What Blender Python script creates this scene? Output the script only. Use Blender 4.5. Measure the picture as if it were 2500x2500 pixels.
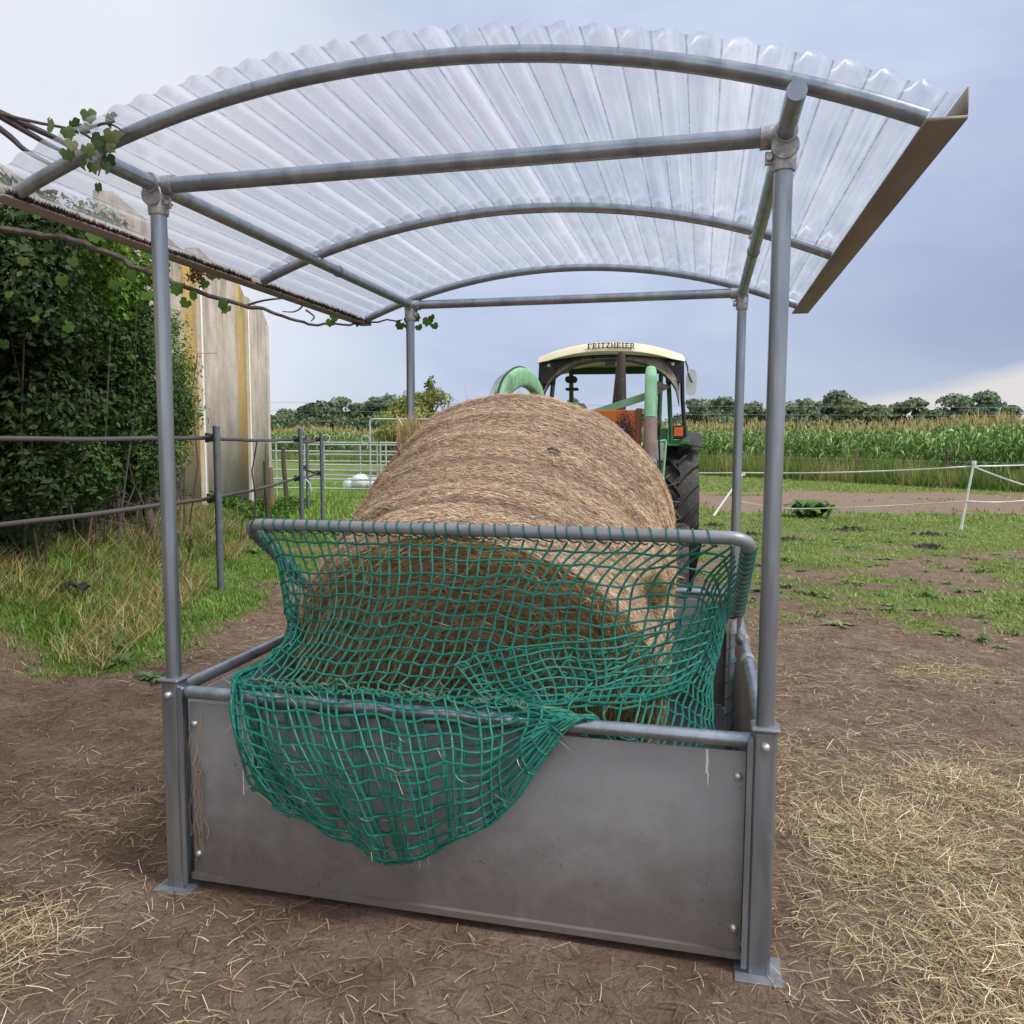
import bpy, math, random
import numpy as np
from mathutils import Vector, Matrix

for o_ in list(bpy.data.objects):
    bpy.data.objects.remove(o_)
C = bpy.context.scene.collection
scene = bpy.context.scene

# ------------------------------------------------------------------ camera
CAMZ = 1.6
camd = bpy.data.cameras.new("Camera")
camd.sensor_width = 36.0
camd.lens = 1946.2 / 2500 * 36.0
camd.clip_start = 0.05
camd.clip_end = 3000
cam = bpy.data.objects.new("Camera", camd)
C.objects.link(cam)
_p, _r = 0.0877, 0.0043
fw = Vector((0, math.cos(_p), -math.sin(_p)))
up = Vector((0, math.sin(_p), math.cos(_p)))
rt = Vector((1, 0, 0))
r2 = rt * math.cos(_r) + up * math.sin(_r)
u2 = -rt * math.sin(_r) + up * math.cos(_r)
m = Matrix.Identity(4)
for i in range(3):
    m[i][0] = r2[i]; m[i][1] = u2[i]; m[i][2] = -fw[i]
m.translation = (0, 0, CAMZ)
cam.matrix_world = m
scene.camera = cam

# ------------------------------------------------------------------ view, world, sun
scene.view_settings.view_transform = 'Standard'
scene.view_settings.look = 'None'
scene.view_settings.exposure = 0.0
scene.view_settings.gamma = 1.0
scene.render.engine = 'CYCLES'
scene.cycles.max_bounces = 8
scene.cycles.transparent_max_bounces = 24

SUN_EL, SUN_AZ = 52.0, 115.0    # azimuth clockwise from +Y (view direction)


def lin(c):
    r = []
    for v in c[:3]:
        v = v / 255.0
        r.append(v / 12.92 if v <= 0.04045 else ((v + 0.055) / 1.055) ** 2.4)
    return (r[0], r[1], r[2], 1.0)


world = bpy.data.worlds.new("World")
scene.world = world
world.use_nodes = True
nt = world.node_tree
nt.nodes.clear()
N = nt.nodes.new
L = nt.links.new


def math_node(nt, op, a, b=None, clamp=False):
    n = nt.nodes.new('ShaderNodeMath'); n.operation = op; n.use_clamp = clamp
    for i, v in enumerate((a, b)):
        if v is None:
            continue
        if isinstance(v, (int, float)):
            n.inputs[i].default_value = v
        else:
            nt.links.new(v, n.inputs[i])
    return n.outputs[0]


def ramp(nt, fac, stops, interp='LINEAR'):
    n = nt.nodes.new('ShaderNodeValToRGB')
    n.color_ramp.interpolation = interp
    el = n.color_ramp.elements
    while len(el) < len(stops):
        el.new(0.5)
    for e, (p, c) in zip(el, stops):
        e.position = p
        e.color = c if len(c) == 4 else (*c, 1)
    nt.links.new(fac, n.inputs[0])
    return n.outputs[0]


def mix(nt, fac, a, b, mode='MIX'):
    n = nt.nodes.new('ShaderNodeMix'); n.data_type = 'RGBA'; n.blend_type = mode
    if isinstance(fac, (int, float)):
        n.inputs[0].default_value = fac
    else:
        nt.links.new(fac, n.inputs[0])
    for i, v in ((6, a), (7, b)):
        if isinstance(v, tuple):
            n.inputs[i].default_value = v if len(v) == 4 else (*v, 1)
        else:
            nt.links.new(v, n.inputs[i])
    return n.outputs[2]


def noise(nt, vec, scale, detail=4, rough=0.55, dist=0.0):
    n = nt.nodes.new('ShaderNodeTexNoise')
    n.inputs['Scale'].default_value = scale
    n.inputs['Detail'].default_value = detail
    n.inputs['Roughness'].default_value = rough
    n.inputs['Distortion'].default_value = dist
    if vec is not None:
        nt.links.new(vec, n.inputs['Vector'])
    return n.outputs[0]


def mapping(nt, vec, scale=(1, 1, 1), loc=(0, 0, 0), rot=(0, 0, 0)):
    n = nt.nodes.new('ShaderNodeMapping')
    n.inputs['Scale'].default_value = scale
    n.inputs['Location'].default_value = loc
    n.inputs['Rotation'].default_value = rot
    nt.links.new(vec, n.inputs['Vector'])
    return n.outputs[0]


tc = N('ShaderNodeTexCoord')
sep = N('ShaderNodeSeparateXYZ'); L(tc.outputs['Generated'], sep.inputs[0])
sky = N('ShaderNodeTexSky'); sky.sky_type = 'NISHITA'; sky.sun_disc = False
sky.sun_elevation = math.radians(SUN_EL); sky.sun_rotation = math.radians(SUN_AZ)
skyc = N('ShaderNodeVectorMath'); skyc.operation = 'SCALE'; skyc.inputs['Scale'].default_value = 0.1
L(sky.outputs[0], skyc.inputs[0])
v1 = mapping(nt, tc.outputs['Generated'], (1.0, 1.0, 3.2))
n1 = noise(nt, v1, 2.3, 5, 0.5, 0.3)
n2 = noise(nt, mapping(nt, tc.outputs['Generated'], (1.0, 1.0, 5.0), (3, 1, 0)), 1.1, 3, 0.5)
cl = ramp(nt, n1, [(0.34, lin((166, 183, 218))), (0.46, lin((192, 206, 238))), (0.56, lin((212, 222, 248))), (0.68, lin((234, 238, 249)))])
cl2 = ramp(nt, n2, [(0.35, lin((182, 196, 226))), (0.65, lin((214, 224, 248)))])
cloud = mix(nt, 0.35, cl, cl2)
# dark cloud mass to the right, high
dx = math_node(nt, 'MULTIPLY', math_node(nt, 'SUBTRACT', sep.outputs[0], 0.12), 2.2, True)
dz = math_node(nt, 'SUBTRACT', 1.0, math_node(nt, 'MULTIPLY', math_node(nt, 'ABSOLUTE', math_node(nt, 'SUBTRACT', sep.outputs[2], 0.10)), 3.6), True)
dm = math_node(nt, 'MULTIPLY', math_node(nt, 'MULTIPLY', dx, dz), 1.0, True)
dm = math_node(nt, 'MULTIPLY', dm, ramp(nt, noise(nt, v1, 1.7, 3), [(0.3, (0.5, 0.5, 0.5)), (0.65, (1, 1, 1))]))
cloud = mix(nt, dm, cloud, lin((154, 170, 201)))
# bright break in the cloud at left
bx = math_node(nt, 'MULTIPLY', math_node(nt, 'SUBTRACT', -0.08, sep.outputs[0]), 3.6, True)
cloud = mix(nt, math_node(nt, 'MULTIPLY', bx, 0.95), cloud, lin((244, 247, 254)))
# warm light band low over the horizon at right
hz = math_node(nt, 'ADD', sep.outputs[2], math_node(nt, 'MULTIPLY', math_node(nt, 'SUBTRACT', noise(nt, v1, 3.0, 4), 0.5), 0.05))
edge = math_node(nt, 'MULTIPLY', math_node(nt, 'SUBTRACT', sep.outputs[0], 0.14), 0.17)
bm = math_node(nt, 'MULTIPLY', math_node(nt, 'SUBTRACT', math_node(nt, 'MINIMUM', edge, 0.075), hz), 90.0, True)
bm = math_node(nt, 'ADD', bm, 0.0)
lowz = math_node(nt, 'MULTIPLY', math_node(nt, 'SUBTRACT', math_node(nt, 'ADD', edge, 0.016), hz), 70.0, True)
bm2 = math_node(nt, 'MULTIPLY', lowz, math_node(nt, 'MULTIPLY', math_node(nt, 'SUBTRACT', sep.outputs[0], 0.12), 8.0, True), True)
cloud = mix(nt, math_node(nt, 'MULTIPLY', bm2, 0.9), cloud, lin((238, 229, 226)))
# pale air close to the horizon
hor = math_node(nt, 'SUBTRACT', 1.0, math_node(nt, 'MULTIPLY', math_node(nt, 'ABSOLUTE', sep.outputs[2]), 9.0), True)
cloud = mix(nt, math_node(nt, 'MULTIPLY', hor, 0.30), cloud, lin((224, 230, 245)))
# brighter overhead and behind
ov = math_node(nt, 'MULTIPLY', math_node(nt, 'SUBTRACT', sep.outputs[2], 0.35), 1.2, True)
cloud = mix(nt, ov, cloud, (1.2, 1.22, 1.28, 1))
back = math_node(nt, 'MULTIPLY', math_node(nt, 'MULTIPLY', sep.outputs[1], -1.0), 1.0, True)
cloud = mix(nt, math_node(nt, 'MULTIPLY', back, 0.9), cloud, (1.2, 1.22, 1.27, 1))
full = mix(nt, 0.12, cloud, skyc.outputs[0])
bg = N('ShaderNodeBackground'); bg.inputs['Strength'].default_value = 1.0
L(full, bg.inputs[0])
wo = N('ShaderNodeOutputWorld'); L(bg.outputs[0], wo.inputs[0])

sund = bpy.data.lights.new("Sun", 'SUN')
sund.energy = 3.4
sund.angle = math.radians(16)
sund.color = (1.0, 0.96, 0.9)
sun = bpy.data.objects.new("Sun", sund)
C.objects.link(sun)
_el, _az = math.radians(SUN_EL), math.radians(SUN_AZ)
sdir = Vector((math.sin(_az) * math.cos(_el), math.cos(_az) * math.cos(_el), math.sin(_el)))
sun.rotation_euler = sdir.to_track_quat('Z', 'Y').to_euler()
sun.location = (10, -5, 20)

# ------------------------------------------------------------------ helpers
rng = np.random.default_rng(7)
random.seed(7)


def tag(o, label=None, cat=None, group=None, kind=None):
    if label: o['label'] = label
    if cat: o['category'] = cat
    if group: o['group'] = group
    if kind: o['kind'] = kind
    return o


def empty(name, loc=(0, 0, 0), rz=0.0):
    o = bpy.data.objects.new(name, None)
    C.objects.link(o)
    o.location = loc
    o.rotation_euler = (0, 0, rz)
    o.empty_display_size = 0.2
    return o


def norm(v):
    return v / (np.linalg.norm(v, axis=-1, keepdims=True) + 1e-12)


class G:
    """mesh collector"""
    def __init__(s):
        s.v = []; s.f = []; s.n = 0; s.c = []; s.q = []; s.uv = []

    def add(s, verts, faces, col=None):
        verts = np.asarray(verts, float).reshape(-1, 3)
        s.v.append(verts)
        for f in faces:
            s.f.append(tuple(int(i) + s.n for i in f))
        c = np.ones((len(verts), 3)) if col is None else np.broadcast_to(np.asarray(col, float), (len(verts), 3))
        s.c.append(c)
        s.n += len(verts)
        return s

    def addq(s, verts, quads, col=None):
        """numpy quad array"""
        verts = np.asarray(verts, float).reshape(-1, 3)
        s.v.append(verts)
        s.q.append(np.asarray(quads, np.int64) + s.n)
        c = np.ones((len(verts), 3)) if col is None else np.broadcast_to(np.asarray(col, float), (len(verts), 3))
        s.c.append(c)
        s.n += len(verts)
        return s

    def box(s, lo, hi, M=None, bev=0.0):
        x0, y0, z0 = lo; x1, y1, z1 = hi
        if bev <= 0:
            v = np.array([(x0, y0, z0), (x1, y0, z0), (x1, y1, z0), (x0, y1, z0), (x0, y0, z1), (x1, y0, z1), (x1, y1, z1), (x0, y1, z1)], float)
            f = [(0, 3, 2, 1), (4, 5, 6, 7), (0, 1, 5, 4), (1, 2, 6, 5), (2, 3, 7, 6), (3, 0, 4, 7)]
        else:
            b = bev
            v = []
            for (sx, X, dX) in ((0, x0, b), (1, x1, -b)):
                for (sy, Y, dY) in ((0, y0, b), (1, y1, -b)):
                    for (sz, Z, dZ) in ((0, z0, b), (1, z1, -b)):
                        v += [(X, Y + dY, Z + dZ), (X + dX, Y, Z + dZ), (X + dX, Y + dY, Z)]
            v = np.array(v)
            def I(sx, sy, sz, k): return ((sx * 2 + sy) * 2 + sz) * 3 + k
            f = []
            for k, (p, q) in enumerate(((1, 2), (0, 2), (0, 1))):
                for sgn in (0, 1):
                    loop = []
                    for a_, b_ in ((0, 0), (1, 0), (1, 1), (0, 1)):
                        t = [0, 0, 0]; t[k] = sgn; t[p] = a_; t[q] = b_
                        loop.append(I(*t, k))
                    f.append(tuple(loop))
            for k in range(3):
                p, q = [i for i in range(3) if i != k]
                for a_ in (0, 1):
                    for b_ in (0, 1):
                        t0 = [0, 0, 0]; t1 = [0, 0, 0]
                        t0[p] = a_; t0[q] = b_; t1[p] = a_; t1[q] = b_; t1[k] = 1
                        f.append((I(*t0, p), I(*t1, p), I(*t1, q), I(*t0, q)))
            for a_ in (0, 1):
                for b_ in (0, 1):
                    for c_ in (0, 1):
                        f.append((I(a_, b_, c_, 0), I(a_, b_, c_, 1), I(a_, b_, c_, 2)))
        if M is not None:
            M = np.array(M)
            v = v @ M[:3, :3].T + M[:3, 3]
        return s.add(v, f)

    def tube(s, pts, r, seg=12, cap=True, col=None, squash=None):
        pts = np.asarray(pts, float)
        n = len(pts)
        r = np.broadcast_to(np.asarray(r, float), (n,))
        t = np.zeros_like(pts)
        t[1:-1] = pts[2:] - pts[:-2]
        t[0] = pts[1] - pts[0]; t[-1] = pts[-1] - pts[-2]
        t = norm(t)
        ref = np.array([0, 0, 1.0]) if abs(t[0][2]) < 0.9 else np.array([0, 1.0, 0])
        a = norm(np.cross(t[0], ref)); A = [a]
        for i in range(1, n):
            a = A[-1] - t[i] * (A[-1] @ t[i]); A.append(norm(a))
        A = np.array(A); B = np.cross(t, A)
        th = np.linspace(0, 2 * math.pi, seg, endpoint=False)
        sa, sb = (1, 1) if squash is None else squash
        v = pts[:, None] + r[:, None, None] * (np.cos(th)[None, :, None] * A[:, None] * sa + np.sin(th)[None, :, None] * B[:, None] * sb)
        v = v.reshape(-1, 3)
        f = []
        for i in range(n - 1):
            for j in range(seg):
                k = (j + 1) % seg
                f.append((i * seg + j, i * seg + k, (i + 1) * seg + k, (i + 1) * seg + j))
        if cap:
            f.append(tuple(range(seg - 1, -1, -1)))
            f.append(tuple((n - 1) * seg + j for j in range(seg)))
        return s.add(v, f, col)

    def lathe(s, prof, seg, M=None, axis='z'):
        """prof list of (r, h) about an axis"""
        th = np.linspace(0, 2 * math.pi, seg, endpoint=False)
        v = []
        for r, h in prof:
            if axis == 'z': v.append(np.stack([r * np.cos(th), r * np.sin(th), np.full(seg, h)], 1))
            elif axis == 'x': v.append(np.stack([np.full(seg, h), r * np.cos(th), r * np.sin(th)], 1))
            else: v.append(np.stack([r * np.sin(th), np.full(seg, h), r * np.cos(th)], 1))
        v = np.concatenate(v)
        f = []
        for i in range(len(prof) - 1):
            for j in range(seg):
                k = (j + 1) % seg
                f.append((i * seg + j, i * seg + k, (i + 1) * seg + k, (i + 1) * seg + j))
        f.append(tuple(range(seg))[::-1]); f.append(tuple((len(prof) - 1) * seg + j for j in range(seg)))
        if M is not None:
            M = np.array(M); v = v @ M[:3, :3].T + M[:3, 3]
        return s.add(v, f)

    def prism(s, poly, y0, y1, axes='xz'):
        """polygon in a plane extruded; axes xz -> extrude y, yz -> extrude x, xy -> extrude z"""
        n = len(poly)
        v = []
        for d in (y0, y1):
            for p, q in poly:
                v.append({'xz': (p, d, q), 'yz': (d, p, q), 'xy': (p, q, d)}[axes])
        f = [tuple(range(n)), tuple(range(2 * n - 1, n - 1, -1))]
        for i in range(n):
            j = (i + 1) % n
            f.append((i, i + n, j + n, j))
        return s.add(v, f)

    def strip(s, A, B, th):
        """solid sheet between polylines A and B, thickened by vector th"""
        A = np.asarray(A, float); B = np.asarray(B, float); th = np.asarray(th, float)
        n = len(A)
        v = np.concatenate([A, B, A + th, B + th]); f = []
        for i in range(n - 1):
            f += [(i, i + 1, n + i + 1, n + i), (2 * n + i, 3 * n + i, 3 * n + i + 1, 2 * n + i + 1),
                  (i, 2 * n + i, 2 * n + i + 1, i + 1), (n + i, n + i + 1, 3 * n + i + 1, 3 * n + i)]
        f += [(0, n, 3 * n, 2 * n), (n - 1, 3 * n - 1, 4 * n - 1, 2 * n - 1)]
        return s.add(v, f)

    def build(s, name, mat, parent=None, smooth=True, angle=40, kind=None, colattr=False):
        me = bpy.data.meshes.new(name)
        V = np.concatenate(s.v) if s.v else np.zeros((0, 3))
        starts = []; loops = []
        pos = 0
        ngl = [np.asarray(f, np.int64) for f in s.f]
        tot = [len(f) for f in ngl]
        lo = list(ngl)
        if s.q:
            Q = np.concatenate(s.q)
            lo.append(Q.reshape(-1))
            tot += [4] * len(Q)
        loops = np.concatenate(lo).astype(np.int32)
        tot = np.array(tot, np.int32)
        starts = np.concatenate([[0], np.cumsum(tot)[:-1]]).astype(np.int32)
        me.vertices.add(len(V)); me.vertices.foreach_set('co', V.astype(np.float32).ravel())
        me.loops.add(len(loops)); me.loops.foreach_set('vertex_index', loops)
        me.polygons.add(len(tot)); me.polygons.foreach_set('loop_start', starts)
        me.update(calc_edges=True)
        if colattr:
            Cc = np.concatenate(s.c)
            at = me.color_attributes.new('col', 'FLOAT_COLOR', 'POINT')
            at.data.foreach_set('color', np.concatenate([Cc, np.ones((len(Cc), 1))], 1).astype(np.float32).ravel())
        if smooth:
            me.polygons.foreach_set('use_smooth', np.ones(len(tot), bool))
            try:
                me.set_sharp_from_angle(angle=math.radians(angle))
            except Exception:
                pass
        me.validate()
        me.materials.append(mat)
        o = bpy.data.objects.new(name, me)
        C.objects.link(o)
        if parent is not None: o.parent = parent
        if kind: o['kind'] = kind
        return o


def ribbons(g, P0, P1, P2, w, S, n=3, taper=True, col=None, tipw=0.12):
    """many quadratic-bezier ribbons at once"""
    M = len(P0)
    t = np.linspace(0, 1, n)
    pts = ((1 - t) ** 2)[None, :, None] * P0[:, None] + (2 * t * (1 - t))[None, :, None] * P1[:, None] + (t ** 2)[None, :, None] * P2[:, None]
    if taper is True: wt = np.maximum(np.minimum(1, 1.35 * (1 - t)), tipw)
    elif taper == 'leaf': wt = np.maximum(np.sin(np.pi * np.clip(t * .9 + .1, 0, 1)) ** .7, .08)
    else: wt = np.ones(n)
    ww = (np.asarray(w)[:, None] * wt[None, :])[..., None] * .5
    v = np.stack([pts - S[:, None] * ww, pts + S[:, None] * ww], 2)  # M,n,2,3
    base = (np.arange(M) * n * 2)[:, None]
    k = np.arange(n - 1)[None, :]
    a = base + k * 2
    q = np.stack([a, a + 1, a + 3, a + 2], -1).reshape(-1, 4)
    c = None if col is None else np.repeat(np.asarray(col), n * 2, axis=0)
    g.addq(v.reshape(-1, 3), q, c)


def rand_dirs(M, up=0.0):
    d = rng.normal(size=(M, 3)); d[:, 2] += up
    return norm(d)


def leafcards(g, P, size, col, nrm=None, aspect=.55, fold=.15):
    """leaf = two folded triangles-as-quads; one quad pair"""
    M = len(P)
    if nrm is None: nrm = rand_dirs(M, .8)
    t = norm(np.cross(nrm, rand_dirs(M)))
    b = np.cross(nrm, t)
    s = np.asarray(size)[:, None]
    p0 = P - t * s * .5; p2 = P + t * s * .5
    l = P - t * s * .05 + b * s * aspect * .5 + nrm * s * fold * .5
    r = P - t * s * .05 - b * s * aspect * .5 + nrm * s * fold * .5
    v = np.stack([p0, r, p2, l], 1).reshape(-1, 3)
    q = np.arange(M * 4).reshape(M, 4)
    g.addq(v, q, np.repeat(col, 4, axis=0))


def vary(base, M, amt=.15, hue=.08):
    base = np.asarray(base)[None, :3] if np.ndim(base) == 1 else base
    k = 1 + rng.normal(0, amt, (M, 1))
    h = 1 + rng.normal(0, hue, (M, 3))
    return np.clip(base * np.clip(k, .3, 2) * h, 0.002, 1)


_perm = np.random.default_rng(3).random((256, 256))


def vnoise(x, y, s=1.0, seed=0):
    x = np.asarray(x, float) * s + seed * 17.3; y = np.asarray(y, float) * s + seed * 9.1
    xi = np.floor(x).astype(int); yi = np.floor(y).astype(int)
    fx = x - xi; fy = y - yi
    fx = fx * fx * (3 - 2 * fx); fy = fy * fy * (3 - 2 * fy)
    g = lambda a, b: _perm[a & 255, b & 255]
    return (g(xi, yi) * (1 - fx) + g(xi + 1, yi) * fx) * (1 - fy) + (g(xi, yi + 1) * (1 - fx) + g(xi + 1, yi + 1) * fx) * fy


def fbm(x, y, s, seed=0, oct=4):
    r = 0; a = 1; t = 0
    for i in range(oct):
        r = r + a * vnoise(x, y, s * 2 ** i, seed + i); t += a; a *= .55
    return r / t


# ------------------------------------------------------------------ materials
def mat(name, color=None, rough=0.6, metal=0.0, spec=0.5, coat=0.0):
    mt = bpy.data.materials.new(name); mt.use_nodes = True
    b = mt.node_tree.nodes['Principled BSDF']
    if color is not None: b.inputs['Base Color'].default_value = color if len(color) == 4 else (*color, 1)
    b.inputs['Roughness'].default_value = rough
    b.inputs['Metallic'].default_value = metal
    b.inputs['Specular IOR Level'].default_value = spec
    b.inputs['Coat Weight'].default_value = coat
    return mt, mt.node_tree, b


def worn(name, c1, c2, scale=8, rough=(.4, .7), metal=0.0, stretch=(1, 1, 1), bump=.1, third=None, third_t=(.62, .7), bscale=40, bdist=.002, spec=.5):
    mt, nt, b = mat(name, None, .5, metal, spec)
    t = nt.nodes.new('ShaderNodeTexCoord')
    mp = mapping(nt, t.outputs['Object'], stretch)
    n = noise(nt, mp, scale, 6, .6)
    col = ramp(nt, n, [(.32, c1), (.68, c2)])
    if third is not None:
        n3 = noise(nt, t.outputs['Object'], scale * 1.7, 8, .7, .4)
        f = ramp(nt, n3, [(third_t[0], (0, 0, 0, 1)), (third_t[1], (1, 1, 1, 1))])
        col = mix(nt, f, col, third)
    nt.links.new(col, b.inputs['Base Color'])
    rr = ramp(nt, noise(nt, mp, scale * 2.3, 5), [(.3, (rough[0],) * 3 + (1,)), (.7, (rough[1],) * 3 + (1,))])
    nt.links.new(rr, b.inputs['Roughness'])
    if bump:
        bp = nt.nodes.new('ShaderNodeBump'); bp.inputs['Strength'].default_value = bump; bp.inputs['Distance'].default_value = bdist
        nt.links.new(noise(nt, mp, bscale, 4), bp.inputs['Height']); nt.links.new(bp.outputs[0], b.inputs['Normal'])
    return mt


def attr_mat(name, rough=.6, transl=0.0, spec=.3, tint=(1, 1, 1), nscale=None):
    mt, nt, b = mat(name, None, rough, 0, spec)
    a = nt.nodes.new('ShaderNodeAttribute'); a.attribute_name = 'col'
    col = a.outputs['Color']
    if tint != (1, 1, 1): col = mix(nt, 1.0, col, tint, 'MULTIPLY')
    nt.links.new(col, b.inputs['Base Color'])
    if transl > 0:
        out = nt.nodes['Material Output']
        tr = nt.nodes.new('ShaderNodeBsdfTranslucent'); nt.links.new(mix(nt, 1.0, col, (1.1, 1.25, .6, 1), 'MULTIPLY'), tr.inputs[0])
        ms = nt.nodes.new('ShaderNodeMixShader'); ms.inputs[0].default_value = transl
        nt.links.new(b.outputs[0], ms.inputs[1]); nt.links.new(tr.outputs[0], ms.inputs[2]); nt.links.new(ms.outputs[0], out.inputs[0])
    return mt


GALV = worn('galvanised_steel', (.22, .26, .31, 1), (.38, .42, .47, 1), 16, (.26, .46), .8, (1, 1, .12), .12, third=(.20, .19, .18, 1), third_t=(.66, .80))
GALV_D = worn('weathered_steel', (.17, .18, .20, 1), (.26, .27, .29, 1), 14, (.4, .6), .4, (1, 1, .2), .15, third=(.17, .11, .07, 1), third_t=(.66, .76))
BARM = worn('net_frame_steel', (.19, .21, .235, 1), (.31, .33, .36, 1), 14, (.38, .55), .3, (.3, 1, 1), .12, third=(.20, .15, .11, 1), third_t=(.68, .78))
ZINC = worn('zinc_fitting', (.25, .26, .27, 1), (.55, .56, .57, 1), 60, (.35, .6), .6, (1, 1, 1), .2)
BOLT = worn('bolt_steel', (.5, .5, .5, 1), (.7, .7, .7, 1), 40, (.25, .4), .8)
RUSTY = worn('rust', (.18, .07, .03, 1), (.35, .16, .07, 1), 30, (.8, .95))
BLACKP = worn('black_plastic', (.012, .012, .014, 1), (.03, .03, .033, 1), 20, (.4, .6))
WHITEP = worn('white_tape', (.62, .62, .60, 1), (.8, .8, .78, 1), 20, (.5, .7))


def panel_material():
    mt, nt, b = mat('grey_panel', None, .5, 0, .35)
    t = nt.nodes.new('ShaderNodeTexCoord')
    s = nt.nodes.new('ShaderNodeSeparateXYZ'); nt.links.new(t.outputs['Object'], s.inputs[0])
    base = ramp(nt, noise(nt, t.outputs['Object'], 2.2, 5, .6), [(.3, (.25, .258, .270, 1)), (.7, (.32, .328, .34, 1))])
    # splashed mud, thickening towards the bottom edge
    zz = math_node(nt, 'ADD', s.outputs[2], math_node(nt, 'MULTIPLY', noise(nt, t.outputs['Object'], 9.0, 9, .78), .50))
    mud = ramp(nt, zz, [(.36, (1, 1, 1, 1)), (.74, (0, 0, 0, 1))])
    base = mix(nt, math_node(nt, 'MULTIPLY', mud, .7), base, (.105, .075, .058, 1))
    sp = ramp(nt, noise(nt, t.outputs['Object'], 60, 4, .6), [(.635, (0, 0, 0, 1)), (.68, (1, 1, 1, 1))])
    sp2 = ramp(nt, noise(nt, t.outputs['Object'], 6, 3, .5), [(.45, (0, 0, 0, 1)), (.7, (1, 1, 1, 1))])
    base = mix(nt, math_node(nt, 'MULTIPLY', math_node(nt, 'MULTIPLY', sp, sp2), .8), base, (.045, .034, .028, 1))
    dust = noise(nt, mapping(nt, t.outputs['Object'], (1, 1, .25)), 9, 7, .7)
    base = mix(nt, ramp(nt, dust, [(.52, (0, 0, 0, 1)), (.8, (.45, .45, .45, 1))]), base, (.26, .25, .25, 1))
    scr = noise(nt, mapping(nt, t.outputs['Object'], (1.2, 1, 26), (0, 0, 0), (0, .22, 0)), 5, 6, .7)
    base = mix(nt, ramp(nt, scr, [(.66, (0, 0, 0, 1)), (.70, (.8, .8, .8, 1)), (.71, (0, 0, 0, 1))]), base, (.34, .34, .34, 1))
    nt.links.new(base, b.inputs['Base Color'])
    nt.links.new(ramp(nt, dust, [(.3, (.38,) * 3 + (1,)), (.7, (.62,) * 3 + (1,))]), b.inputs['Roughness'])
    bp = nt.nodes.new('ShaderNodeBump'); bp.inputs['Strength'].default_value = .25; bp.inputs['Distance'].default_value = .004
    nt.links.new(noise(nt, t.outputs['Object'], 5, 5, .5), bp.inputs['Height']); nt.links.new(bp.outputs[0], b.inputs['Normal'])
    return mt


PANEL = panel_material()


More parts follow.
